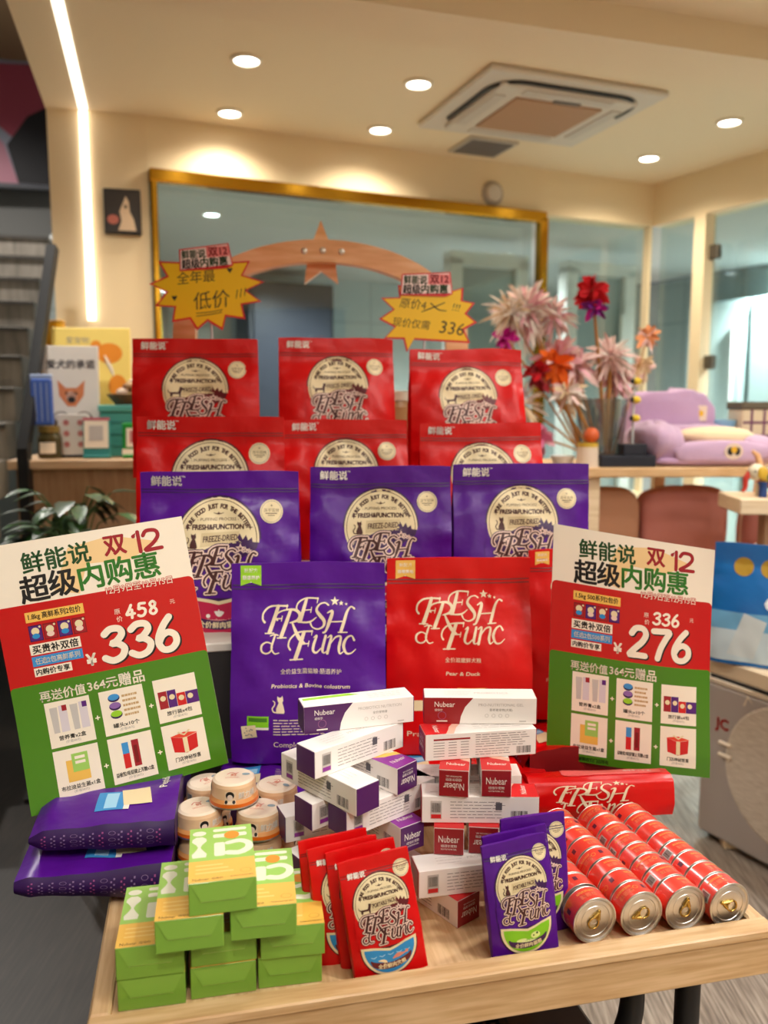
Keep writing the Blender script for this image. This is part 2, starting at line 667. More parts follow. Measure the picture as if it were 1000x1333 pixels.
slab('wall_stairwell', [(-4.2, 7.6), (-1.9, 8.1), (-1.9, 8.2), (-4.2, 7.7)], 0, 4.42, DIMW)
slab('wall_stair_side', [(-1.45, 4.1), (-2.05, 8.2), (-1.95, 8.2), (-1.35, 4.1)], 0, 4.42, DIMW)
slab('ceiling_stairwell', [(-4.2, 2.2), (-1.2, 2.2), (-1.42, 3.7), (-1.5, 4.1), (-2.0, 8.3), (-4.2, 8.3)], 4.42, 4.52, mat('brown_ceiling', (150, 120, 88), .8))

# room behind the glazing: pale sea-green tiles
TEAL = tile_mat('pale_green_wall_panels', (172, 182, 180), (148, 158, 156), .6, 1.1, .008, .3)
TEALF = mat('back_room_floor', (150, 158, 156), .4)
TC = mat('back_room_ceiling', (190, 194, 192), .8)


def plane_wall(name, origin, ang, s0, s1, z0, z1, material):
    b = MB(); b.box(((s0 + s1) / 2, .04, (z0 + z1) / 2), (s1 - s0, .08, z1 - z0), material)
    o = b.build(name); o.location = origin; o.rotation_euler = (0, 0, ang)
    return struct(o)


A0 = B0 + WN * 3.2
plane_wall('wall_back_room', A0, AW, -1.0, 4.6, 0, 2.58, TEAL)
Q0 = B1 + RN * 2.3
plane_wall('wall_side_room', Q0, AR, -3.0, 5.0, 0, 2.58, TEAL)
pA, pB = A0 - WD * .35, A0 + WD * 4.6
slab('ceiling_back_room', [tuple(B0 + WN * .12)[:2], tuple(B1 + WN * .12 + RN * .0)[:2], tuple(B1 + RN * .12 + RD * .0)[:2], tuple(B1 + RN * .12 + RD * 5)[:2], tuple(Q0 + RD * 5)[:2], tuple(pB)[:2], tuple(pA)[:2]], 2.56, 2.66, TC)
plane_wall('wall_back_room_left', B0 + WN * .12 - WD * .02, AW + pi / 2, 0, 3.2, 0, 2.58, TEAL)

# gold-framed window in the back wall and the plain glazing beside it
GLASS = glass_mat('clear_glass', refl=.09)
wf = MB(); wf.M = frame_mat(B0, AW)
wf.box((1.03, -.005, 2.45), (2.06, .06, .055), GOLD, .006)
wf.box((2.045, -.005, 1.70), (.05, .06, 1.50), GOLD, .006)
wf.box((.02, -.005, 1.70), (.03, .05, 1.50), GOLD, .006)
w1 = struct(wf.build('window_1'))
g = MB(); g.M = frame_mat(B0, AW); g.box((1.03, .06, 1.69), (1.98, .010, 1.48), GLASS); g.build('pane', w1)
wf = MB(); wf.M = frame_mat(B0, AW)
wf.box((2.79, .03, 1.71), (.02, .05, 1.52), WALLC)
w2 = struct(wf.build('window_2'))
g = MB(); g.M = frame_mat(B0, AW); g.box((2.43, .06, 1.71), (.70, .010, 1.52), GLASS); g.build('pane', w2)
wf = MB(); wf.M = frame_mat(B1, AR)
wf.box((.34, .03, 1.285), (.075, .08, 2.37), WALLC)
w3 = struct(wf.build('window_3'))
g = MB(); g.M = frame_mat(B1, AR); g.box((.16, .05, 1.285), (.28, .010, 2.37), GLASS); g.build('pane', w3)
d1 = MB(); d1.M = frame_mat(B1, AR); d1.box((1.48, .05, 1.285), (2.18, .010, 2.36), GLASS)
d1 = struct(d1.build('door_1'))
for z in (2.27, 1.69):
    h = MB(); h.M = frame_mat(B1, AR); h.box((.40, .045, z), (.06, .04, .075), mat('hinge_steel', (110, 104, 96), .35, .8), .006); h.build('hinge', d1)

# fittings seen through the glass
WPAINT = mat('white_door_paint', (232, 232, 228), .45)
DARKW = mat('dark_cabinet', (34, 36, 44), .5)


def on_back(s, off, z):
    return B0 + WD * s + WN * off + Vector((0, 0, z))


t = thing('tall_cabinet', 'dark tall cabinet standing in the room behind the gold framed window', 'cabinet', on_back(1.50, 2.7, 0), AW)
b = MB(); b.box((0, .2, 1.22), (.72, .4, 2.44), DARKW, .01); b.build('body', t)
b = MB(); b.box((0.0, -.012, 1.22), (.64, .02, 2.36), mat('cabinet_door', (44, 46, 56), .35)); dd = b.build('door', t)
b = MB(); b.box((.26, -.03, 1.6), (.02, .02, .3), SILVER); b.build('handle', dd)
for i, (s, w, gname) in enumerate(((2.30, .50, 'second'), (3.20, .50, 'third'))):
    t = thing('white_door', 'white framed glass door behind the back glazing, ' + ('left of the gold post' if i == 0 else 'right of the gold post'), 'door', on_back(s, .95, 0), AW)
    b = MB()
    b.box((-w / 2, .05, 1.2), (.09, .1, 2.4), WPAINT); b.box((w / 2, .05, 1.2), (.09, .1, 2.4), WPAINT); b.box((0, .05, 2.40), (w + .09, .1, .08), WPAINT)
    b.build('frame', t)
    b = MB(); b.box((0, .06, 1.18), (w - .1, .03, 2.34), mat('frosted_door_glass', (150, 164, 168), .25)); b.build('glass_panel', t)
    b = MB(); b.tube([(w * .36, .0, 1.2), (w * .36, .0, 2.1)], .016, 8, WPAINT); b.build('pull_handle', t)
# wash counter with bottles below the window line, far room
t = thing('grooming_counter', 'grey counter along the far wall of the room behind the window', 'counter', on_back(0.55, 2.6, 0), AW)
b = MB(); b.box((-.1, .25, .62), (1.0, .5, 1.24), mat('grey_counter', (120, 128, 130), .5)); b.build('body', t)
b = MB(); b.box((-.1, .25, 1.26), (1.06, .56, .04), mat('white_worktop', (214, 218, 218), .3), .006); b.build('worktop', t)
for i in range(7):
    x = -.5 + i * .13
    h = (.16, .22, .13, .19, .15, .24, .17)[i]
    b = MB(); b.lathe([(0, 0), (.035, 0), (.035, h * .7), (.014, h * .82), (.014, h), (0, h)], 12, mat('bottle_plastic_%d' % (i % 3), ((226, 224, 216), (170, 190, 196), (70, 80, 90))[i % 3], .35))
    o = b.build('bottle', None, on_back(.55, 2.6, 0) + WD * x + WN * .2 + Vector((0, 0, 1.28)))
    tag(o, 'small blurred bottle on the counter behind the gold framed window', 'bottle', 'bottles on the counter behind the window')
# white wall lockers in the side room
for i in range(4):
    p = Q0 + RD * (-1.2 + i * .62) - RN * .30
    t = thing('locker', ('first', 'second', 'third', 'fourth')[i] + ' tall pale locker from the far corner, seen through the right glass wall', 'locker', p, AR)
    b = MB(); b.box((0, .15, 1.15), (.58, .30, 2.3), mat('pale_locker', (186, 206, 206), .35), .01); b.build('body', t)
    b = MB(); b.box((0, -.01, 1.15), (.54, .02, 2.24), mat('pale_locker_door', (192, 212, 212), .3), .006); dd = b.build('door', t)
    b = MB(); b.tube([(.20, -.04, 1.5), (.20, -.04, 2.1)], .016, 8, WPAINT); b.build('handle', dd)

# ------------------------------------------------------------------ ceiling fittings
LENS = mat('lamp_lens', (255, 250, 238), .4, emit=9)
LENSC = mat('cool_lamp_lens', (240, 250, 255), .4, emit=9)
TRIM = mat('lamp_trim', (236, 228, 212), .4)


def downlight(x, y, z, w, label, group, color, lens):
    t = thing('ceiling_downlight', label, 'ceiling light', (x, y, z), 0, group)
    b = MB(); b.lathe([(.058, 0), (.058, -.008), (.046, -.010), (.044, -.003)], 24, TRIM); b.build('trim_ring', t)
    b = MB(); b.lathe([(0, -.004), (.045, -.004)], 24, lens); b.build('lens', t)
    o = spot(x, y, z - .03, w, color)
    o.parent = t; o.location = (0, 0, -.03)
    return t


dl = ['round downlight nearest the left ceiling beam, front of its pair', 'round downlight in the ceiling just left of the air conditioner',
      'round downlight above the framed picture pillar, rear of its pair', 'round downlight left of the grey ceiling vent, near the back wall',
      'round downlight right of the air conditioner, nearest the right wall', 'round downlight behind the air conditioner, in the far right ceiling corner']
for (x, y, w), l in zip(DOWN, dl):
    downlight(x, y, CEIL, w, l, 'ceiling downlights of the shop', WARM, LENS)
for x, y, w in NEAR:
    downlight(x, y, CEIL, w, 'round downlight above the sales table, ahead of the picture', 'downlights over the sales floor', (1.0, .96, .88), LENS)
for i, (x, y, w) in enumerate(BACKROOM):
    downlight(x, y, 2.56, w, 'cool white round downlight in the room behind the glass', 'downlights behind the glass', COOL, LENSC)

for x, y, w in FILL_PANELS:
    t = thing('fill_panel', 'unseen square ceiling panel added behind the viewer as fill light', 'ceiling light', (x, y, CEIL), 0, 'added fill panels behind the viewer')
    b = MB(); b.box((0, 0, -.012), (.62, .62, .022), TRIM, .003); b.build('frame', t)
    b = MB(); b.box((0, 0, -.024), (.58, .58, .004), mat('fill_panel_lens', (255, 250, 240), .5, emit=2)); b.build('lens', t)
    l = bpy.data.lights.new('fill_panel_light', 'AREA'); l.energy = w; l.color = (1, .97, .92); l.size = .58
    o = bpy.data.objects.new('fill_panel_light', l); COL.objects.link(o); o.parent = t; o.location = (0, 0, -.03)
for x, y, w in STAIR_FILL:
    downlight(x, y, 4.42, w, 'round downlight added to brighten the stairs, out of the picture', 'added stair fill lights', (1, .95, .88), LENS)

for pos, aim, w in POSTER_FILL:
    t = thing('poster_fill_spot', 'unseen spotlight added behind the viewer to brighten the left poster', 'ceiling light', pos, 0)
    dv = Vector(aim) - Vector(pos)
    q = dv.to_track_quat('-Z', 'Y')
    b = MB(); b.M = q.to_matrix().to_4x4()
    b.lathe([(0, .10), (.035, .10), (.035, -.02), (.028, -.02)], 20, TRIM); b.build('can', t)
    b = MB(); b.tube([(0, 0, .02), (0, 0, CEIL - pos[2])], .012, 8, TRIM); b.build('arm', t)
    l = bpy.data.lights.new('poster_fill_lamp', 'SPOT'); l.energy = w; l.color = (1, .96, .9); l.spot_size = R(32); l.spot_blend = .6; l.shadow_soft_size = .04
    o = bpy.data.objects.new('poster_fill_lamp', l); COL.objects.link(o); o.parent = t; o.rotation_mode = 'QUATERNION'; o.rotation_quaternion = q; o.location = dv.normalized() * .03

# light strip: along the ceiling edge, then down the pillar
LED = mat('led_diffuser', (255, 246, 230), .4, emit=1.6)
b = MB()
for p, q in (((-1.011, 2.754), (-1.268, 3.69)),):
    pa, pb = Vector((p[0] + .035, p[1] - .13, 0)), Vector((q[0], q[1], 0))
    dirv = (pb - pa).normalized(); nn = Vector((-dirv.y, dirv.x, 0)) * .018
    z = CEIL - .004
    b.add([pa + nn + Vector((0, 0, z)), pb + nn + Vector((0, 0, z)), pb - nn + Vector((0, 0, z)), pa - nn + Vector((0, 0, z))], [(0, 1, 2, 3)], LED)
    b.add([pa + nn * 1.3 + Vector((0, 0, z + .003)), pb + nn * 1.3 + Vector((0, 0, z + .003)), pb - nn * 1.3 + Vector((0, 0, z + .003)), pa - nn * 1.3 + Vector((0, 0, z + .003))], [(0, 1, 2, 3)], TRIM)
strip = b.build('light_strip')
tag(strip, 'white light strip running along the ceiling edge and down the pillar', 'light strip')
b = MB(); b.M = frame_mat((-1.2765, 3.712, 0), R(13.3))
b.box((0, -.004, 2.26), (.034, .012, .87), LED); b.build('pillar_strip', strip)

# air conditioner cassette
AC = mat('white_plastic', (214, 206, 196), .4)
t = thing('air_conditioner', 'white square cassette air conditioner set in the ceiling', 'air conditioner', (.645, 3.685, CEIL), R(20.5))
b = MB(); b.box((0, 0, -.012), (.80, .70, .024), AC, .008); b.build('frame', t)
b = MB()
b.box((0, 0, -.032), (.62, .54, .018), AC, .008)
b.build('centre_panel', t)
b = MB(); b.box((0, 0, -.044), (.40, .36, .01), mat('tan_intake_grille', (176, 136, 104), .6, bump=.5, bscale=90), .004); b.build('intake_grille', t)
b = MB()
RR, hx, hy = .12, .33, .29
P = [(hx, -hy * .3)] + [(hx - RR + RR * cos(R(a)), -hy + RR - RR * sin(R(a))) for a in range(0, 91, 15)] + [(-hx + RR - RR * sin(R(a)), -hy + RR - RR * cos(R(a))) for a in range(0, 91, 15)] + [(-hx, hy * .6)]
b.tube([(x, y, -.026) for x, y in P], .010, 6, BLACK); b.build('air_slot', t)
for x, y, sx, sy in ((0, -.235, .40, .05), (0, .235, .40, .05), (-.27, 0, .05, .36), (.27, 0, .05, .36)):
    b = MB(); b.box((x, y, -.043), (sx, sy, .006), mat('louvre_plastic', (200, 192, 184), .4), .002); b.build('louvre', t)
b = MB(); b.box((.02, -.195, -.046), (.12, .018, .006), mat('grey_plastic', (110, 100, 96), .5)); b.build('display_strip', t)
t = thing('ceiling_vent', 'small grey square vent in the ceiling behind the air conditioner', 'vent', (.478, 4.205, CEIL), R(22))
b = MB(); b.box((0, 0, -.006), (.26, .24, .012), mat('vent_frame', (190, 182, 172), .5), .003); b.build('frame', t)
b = MB()
for k in range(9):
    b.box((0, -.09 + k * .0225, -.014), (.22, .012, .006), mat('vent_grey', (122, 116, 116), .6))
b.box((0, 0, -.0125), (.22, .20, .002), mat('vent_dark', (80, 76, 78), .7)); b.build('grille', t)
b = MB()
b.lathe([(0, -.03), (.038, -.03, AC), (.044, -.02, AC), (.058, -.012, mat('dial_rim', (170, 160, 148), .5)), (.064, 0, mat('dial_rim', (0, 0, 0)))], 28, AC)
o = b.build('wall_speaker', None, on_back(1.737, -.001, 2.545), (R(90), 0, AW)); o.rotation_euler = (R(-90), 0, AW)
o.rotation_euler = (Matrix.Rotation(AW, 4, 'Z') @ Matrix.Rotation(R(90), 4, 'X') @ Matrix.Rotation(pi, 4, 'Y')).to_euler()
o.rotation_euler = (R(-90), 0, AW)
tag(o, 'round grey wall speaker above the gold window frame', 'speaker')

# framed picture on the pillar
t = thing('framed_picture', 'small dark framed picture of a pale dog hung on the pillar', 'picture', (-1.135, 3.748, 2.288), R(13.3))
b = MB(); b.box((0, -.008, 0), (.155, .016, .19), mat('dark_frame', (40, 34, 34), .4), .003); b.build('frame', t)
b = MB(); b.box((0, -.0175, 0), (.135, .003, .17), mat('picture_dark', (52, 48, 50), .4))
a = Art()
a.poly([(-.02, -.08), (.055, -.08), (.045, -.03), (.03, .0), (.028, .04), (.015, .065), (.005, .04), (-.012, 0), (-.005, -.04)], mat('dog_cream', (220, 196, 170), .5), 0)
a.disc(-.04, -.035, .024, .02, mat('picture_pink', (190, 110, 100), .5), 1)
a.disc(.014, .02, .006, .008, INK, 2)
b.art(a, lambda x, y, l: (x, -.019 - l, y)); b.build('print', t)

# ------------------------------------------------------------------ staircase on the left
STEP = mix_mat('grey_step_stone', (118, 112, 104), (150, 142, 132), 4, (6, 1, 1), .6)
SA = R(14)
t = thing('staircase', 'grey staircase climbing away behind the left end of the counter', 'staircase', (-1.34, 2.15, 0), SA)
for k in range(15):
    b = MB(); b.box((-.75, .14 + .265 * k, .172 * (k + .5)), (1.5, .28, .172), STEP, .004)
    b.box((-.75, .265 * k - .008, .172 * (k + 1) - .014), (1.5, .02, .02), mat('step_nosing', (70, 66, 62), .6))
    b.build('step', t)
t = thing('stair_rail', 'black sloping rail panel along the open side of the staircase', 'rail', (0, 0, 0))
b = MB()
pts = [Vector((-1.275, 2.95, 0)), Vector((-1.275, 2.95, 1.30)), Vector((-1.32, 3.42, 2.08))]
b.tube([pts[0], pts[1], pts[2]], .026, 4, BLACK, False); b.build('handrail', t)
b = MB(); b.box((-1.275, 2.95, .01), (.1, .1, .02), BLACK); b.build('base_plate', t)
# picture panel high on the stairwell wall
t = thing('wall_poster', 'large dim poster with pink and black shapes high above the staircase', 'poster', (-3.42, 7.62, 4.02), R(14))
PM = mat('poster_grey', (150, 154, 172), .6)
b = MB(); b.box((0, -.03, -.05), (1.7, .04, 1.15), PM)
a = Art()
a.poly([(-.4, .35), (.35, .38), (.62, .1), (.6, -.25), (.25, -.3), (.0, -.1)], mat('poster_plum', (170, 70, 90), .6), 0)
a.poly([(.3, -.05), (.62, .12), (.75, -.25), (.72, -.62), (.2, -.62), (.12, -.3)], mat('poster_black', (20, 18, 26), .6), 1)
a.poly([(-.85, -.62), (.2, -.62), (.1, -.3), (-.3, .15), (-.85, .2)], mat('poster_mauve', (190, 130, 148), .6), 0)
b.art(a, lambda x, y, l: (x, -.05 - l, y)); b.build('print', t)
b = MB(); b.box((0, -.02, .55), (1.74, .06, .04), mat('dim_frame', (70, 72, 80), .5)); b.box((0, -.02, -.64), (1.74, .06, .04), mat('dim_frame', (0, 0, 0))); b.build('frame', t)
# ================================================================== printed artwork of the pouches
LOGO = [  # swash lettering "FRESH & Func": each stroke is (x, y, width), y down
    [(295, 305, 22), (268, 390, 25), (240, 470, 26)], [(212, 476, 8), (268, 476, 8)],
    [(207, 407, 15), (194, 385, 12), (200, 345, 12), (235, 312, 12), (290, 303, 11), (355, 306, 12)], [(354, 300, 8), (350, 328, 6)],
    [(275, 385, 8), (320, 385, 8)], [(322, 368, 6), (316, 402, 6)],
    [(375, 335, 20), (345, 420, 24), (315, 500, 24)], [(292, 506, 8), (348, 506, 8)],
    [(290, 395, 12), (275, 378, 9), (300, 345, 10), (350, 330, 10), (410, 335, 18), (438, 365, 22), (420, 400, 18), (372, 415, 8)],
    [(385, 412, 10), (412, 475, 22), (440, 520, 24), (470, 545, 10)],
    [(480, 265, 18), (460, 335, 23), (440, 405, 22)], [(427, 348, 13), (414, 320, 10), (430, 285, 10), (480, 262, 10), (556, 263, 10)], [(556, 260, 8), (550, 290, 5)],
    [(465, 336, 7), (512, 333, 7)], [(514, 318, 6), (508, 350, 6)], [(425, 411, 10), (500, 411, 12), (545, 382, 6)],
    [(624, 303, 11), (600, 289, 8), (565, 300, 10), (547, 335, 18), (570, 370, 24), (595, 405, 22), (590, 440, 14), (555, 458, 10), (520, 445, 8), (507, 420, 13)],
    [(618, 352, 8), (650, 342, 18), (630, 410, 22), (606, 470, 14), (588, 481, 11)],
    [(792, 324, 13), (770, 314, 9), (745, 345, 16), (724, 410, 20), (705, 468, 20)], [(688, 474, 8), (745, 471, 8)], [(635, 410, 8), (725, 404, 8)],
    [(246, 492, 7), (275, 484, 8), (296, 490, 9)], [(277, 490, 12), (262, 535, 14), (255, 570, 12), (275, 602, 9), (304, 598, 6)],
    [(262, 545, 8), (225, 530, 9), (192, 550, 13), (190, 585, 13), (215, 602, 10), (245, 592, 10), (262, 560, 6)],
    [(465, 475, 22), (438, 560, 26), (410, 640, 26)], [(376, 646, 9), (456, 644, 9)],
    [(376, 582, 13), (364, 555, 11), (378, 512, 11), (430, 476, 11), (518, 470, 12)], [(519, 466, 8), (514, 496, 5)], [(440, 550, 8), (496, 547, 8)], [(498, 532, 6), (492, 565, 6)],
    [(528, 512, 6), (548, 499, 12), (530, 550, 18), (524, 592, 16), (545, 607, 12), (575, 580, 8)], [(606, 500, 16), (585, 585, 18), (594, 607, 9), (612, 596, 5)],
    [(618, 512, 6), (643, 498, 13), (630, 555, 18), (616, 608, 18)], [(630, 560, 6), (668, 508, 10), (704, 502, 14), (692, 570, 18), (698, 606, 11), (722, 592, 5)],
    [(790, 518, 15), (774, 492, 10), (742, 508, 14), (722, 556, 20), (738, 601, 14), (770, 602, 9), (800, 576, 5)],
]
STARS = [(665, 280, 30), (706, 293, 17), (739, 299, 11)]


def logo(m, layer=0, extra=0, stars=True):
    a = Art()
    for st in LOGO:
        a.stroke([((x - 490) / 610, (450 - y) / 610, w / 610) for x, y, w in st], m, layer, extra / 610, cap=5)
    if stars:
        for x, y, r in STARS:
            a.star((x - 490) / 610, (450 - y) / 610, (r + extra * .55) / 610, m, layer)
    return a


LOGO_CREAM = logo(mat('print_ivory', (238, 218, 186), .45))


def cat_art(m, layer=0):
    """sitting cat silhouette, height 1"""
    a = Art()
    a.poly([(-.18, 0), (.26, 0), (.30, .1), (.26, .3), (.20, .5), (.16, .62), (.22, .72), (.2, .86), (.17, 1.0), (.09, .9), (-.03, .9), (-.12, .98), (-.13, .82), (-.1, .7), (-.04, .6), (-.1, .5), (-.2, .25)], m, layer)
    a.stroke([(-.12, .06, .07), (-.34, .08, .08), (-.42, .28, .08), (-.3, .46, .07), (-.28, .64, .06), (-.38, .72, .05)], m, layer)
    return a


def dog_art(m, layer=0):
    """standing dog silhouette facing right"""
    a = Art()
    a.poly([(-.5, .38), (.2, .40), (.32, .72), (.44, .86), (.52, .82), (.72, .70), (.70, .58), (.5, .55), (.44, .3), (.42, 0), (.30, 0), (.28, .22), (-.24, .22), (-.30, 0), (-.44, 0), (-.46, .2)], m, layer)
    a.stroke([(-.46, .34, .08), (-.62, .44, .06), (-.66, .62, .03)], m, layer)
    a.poly([(.32, .86), (.44, .86), (.36, .56), (.28, .6)], m, layer)
    return a


def spark(a, x, y, r, m, layer):
    a.star(x, y, r, m, layer, 4, .3)


def label_art(dark, film, animal, headline, bowl, bowl_art, words_):
    """round retro label, unit radius; sits on film colour; layers 0..9"""
    a = Art()
    a.disc(0, 0, 1.045, None, dark, 0, 44)
    a.disc(0, -1.42, 1.045, None, dark, 0, 44)
    a.rect(-1.045, -1.42, 1.045, 0, film, 1)
    a.disc(0, 0, 1.0, None, CREAM, 2, 44)
    # the lower edge of the cream arch: film colour cuts the disc on a slant
    a.poly([(-1.08, -.52), (-.80, -.60), (-.66, -.40), (-.2, -.18), (.5, -.02), (1.08, -.10), (1.08, -1.1), (-1.08, -1.1)], film, 3)
    a.ring(0, 0, .93, .945, BROWN, 4, 40, -5, 205)
    a.arctext('PURE FOOD JUST FOR THE BETTER', 0, 0, .79, 90, .15, BROWN, 4, step=R(4.75), bold=.05, sx=.8)
    a.text('- PUFFING PROCESS -', 0, .48, .10, BROWN, 4, width=1.0)
    a.stroke([(-.12, .63, .012), (0, .60, .02), (.12, .63, .012)], BROWN, 4)
    spark(a, 0, .62, .05, BROWN, 4)
    a.text('FRESH&FUNCTION', 0, .30, .165, BROWN, 4, width=1.24, bold=.05)
    spark(a, -.74, .28, .075, BROWN, 4); spark(a, .78, .28, .075, BROWN, 4)
    a.put(animal, -.60, -.20, .36, 0, 4)
    a.poly([(-.42, -.17), (-.40, .16), (.52, .19), (.50, -.03), (.58, -.08), (.47, -.09)], mat('print_tan', (214, 194, 150), .5), 4)
    a.text(headline, .06, .03, .20, BROWN, 5, width=.82, rot=3, shear=.1, bold=.02)
    # mountain peaks behind the lettering
    a.poly([(-.86, -.62), (-.66, -.34), (-.1, -.16), (.42, -.06), (.52, .14), (.60, -.01), (.68, .10), (.73, -.03), (.82, .04), (.84, -.07), (.98, -.08), (.94, -.22), (.5, -.5), (-.5, -.8)], dark, 4)
    L = Art()
    for st in LOGO:
        L.stroke([((x - 490) / 610, (450 - y) / 610, w / 610) for x, y, w in st], dark, 5, 40 / 610, cap=5)
    for st in LOGO:
        L.stroke([((x - 490) / 610, (450 - y) / 610, w / 610) for x, y, w in st], PINKCREAM, 6, 26 / 610, cap=5)
        L.stroke([((x - 490) / 610, (450 - y) / 610, w / 610) for x, y, w in st], BROWN, 7, 4 / 610, cap=4)
    for x, y, r in STARS:
        L.star((x - 490) / 610, (450 - y) / 610, (r + 14) / 610, PINKCREAM, 6)
        L.star((x - 490) / 610, (450 - y) / 610, r * .6 / 610, BROWN, 7)
    a.put(L, 0.03, -.72, 1.80, 0, 0)
    # lower bowl
    ang = [R(178 + 184 * k / 30) for k in range(31)]
    wav = [(1.0, -1.30), (.6, -1.34), (.3, -1.43), (0, -1.50), (-.3, -1.43), (-.62, -1.36), (-1.0, -1.32)]
    a.poly([(cos(t), -1.42 + sin(t)) for t in ang] + wav, CREAM, 3)
    a.poly([(.90 * cos(t), -1.44 + .90 * sin(t)) for t in ang] + [(x * .9, y - .09) for x, y in wav], bowl, 4)
    a.put(bowl_art, 0, -1.42, 1, 0, 5)
    a.stroke([(-.72, -1.82, .06), (-.55, -1.98, .2), (0, -2.10, .22), (.55, -1.98, .2), (.72, -1.82, .06)], dark, 6)
    for i, ch in enumerate(words_):
        t = (i - (len(words_) - 1) / 2) * .17
        a.text(ch, t, -2.095 + t * t * .26, .17, CREAM, 7, bold=.03, rot=t * 28)
    return a


def fish_bowl():
    a = Art()
    s = mat('print_pale_blue', (160, 210, 240), .5)
    a.stroke([(.05, -.46, .02), (.25, -.38, .15), (.48, -.36, .05), (.58, -.32, .12)], mat('print_salmon', (220, 140, 120), .5), 1)
    a.stroke([(-.45, -.42, .03), (-.28, -.46, .1), (-.2, -.54, .08), (-.3, -.60, .03)], CREAM, 1)
    for k in range(5):
        a.stroke([(-.7 + k * .3, -.26, .02), (-.6 + k * .3, -.3, .03), (-.5 + k * .3, -.26, .02)], s, 0)
    a.text('Fresh & Salmon', 0, -.50 - .02, .10, s, 1, width=.5) if False else None
    a.text('鱼类 & Salmon', 0.05, -.50 - .1, .11, WHITE, 1, width=.5, rot=3)
    return a


def meadow_bowl():
    a = Art()
    a.disc(.28, -.36, .18, .12, mat('print_pale_lime', (220, 236, 150), .5), 0)
    a.disc(.34, -.30, .04, None, DKGREEN, 1); a.disc(.2, -.36, .03, None, DKGREEN, 1)
    a.disc(-.25, -.46, .2, .06, mat('print_pale_lime', (0, 0, 0)), 0)
    a.disc(0, -.56, .5, .05, mat('print_pale_lime', (0, 0, 0)), 0)
    a.text('鸡肉 & Duck', 0, -.50, .11, WHITE, 1, width=.5)
    return a


def berry_bowl():
    a = Art()
    a.stroke([(-.1, -.34, .03), (0, -.4, .14), (.1, -.36, .05)], WHITE, 0); a.star(0, -.37, .10, WHITE, 0, 6, .5)
    a.disc(-.26, -.44, .05, None, WHITE, 0)
    a.text('Cranberry 11', 0, -.56, .12, PINKCREAM, 0, width=.6)
    return a


RIBR = mat('label_wine', (96, 14, 24), .45)
RIBP = mat('label_violet', (58, 16, 78), .45)
SKYB = mat('label_blue', (40, 140, 205), .45)
MEAD = mat('label_green', (130, 200, 30), .45)
ROSE = mat('label_rose', (190, 20, 70), .45)
LAB_RED = label_art(RIBR, FOILRED, dog_art(BROWN), 'FREEZE-DRIED', SKYB, fish_bowl(), '全价鲜肉犬粮')
LAB_PUR = label_art(RIBP, FOILPUR, cat_art(BROWN), 'FREEZE-DRIED', ROSE, berry_bowl(), '全价鲜肉猫粮')
LAB_SRED = label_art(RIBR, FOILRED, dog_art(BROWN), 'PORTABLE PACK', SKYB, fish_bowl(), '全价鲜肉犬粮')
LAB_SPUR = label_art(RIBP, FOILPUR, cat_art(BROWN), 'PORTABLE PACK', MEAD, meadow_bowl(), '全价鲜肉猫粮')


def sticker_art():
    a = Art()
    a.disc(0, 0, 1, None, CREAM, 0, 26)
    a.ring(0, 0, .86, .90, GREY, 1, 26)
    a.text('冻干双拼', 0, .10, .34, mat('print_taupe', (120, 100, 80), .5), 1)
    a.rect(-.5, -.2, .5, -.13, mat('print_taupe', (0, 0, 0)), 1); a.rect(-.3, -.36, .3, -.3, mat('print_taupe', (0, 0, 0)), 1)
    spark(a, 0, .5, .12, mat('print_taupe', (0, 0, 0)), 1)
    return a


STICKER = sticker_art()
BRANDM = Art(); BRANDM.text('鲜能说', 0, 0, 1, WHITE, 0, bold=.03); BRANDM.text('TM', 1.62, .40, .26, WHITE, 0)


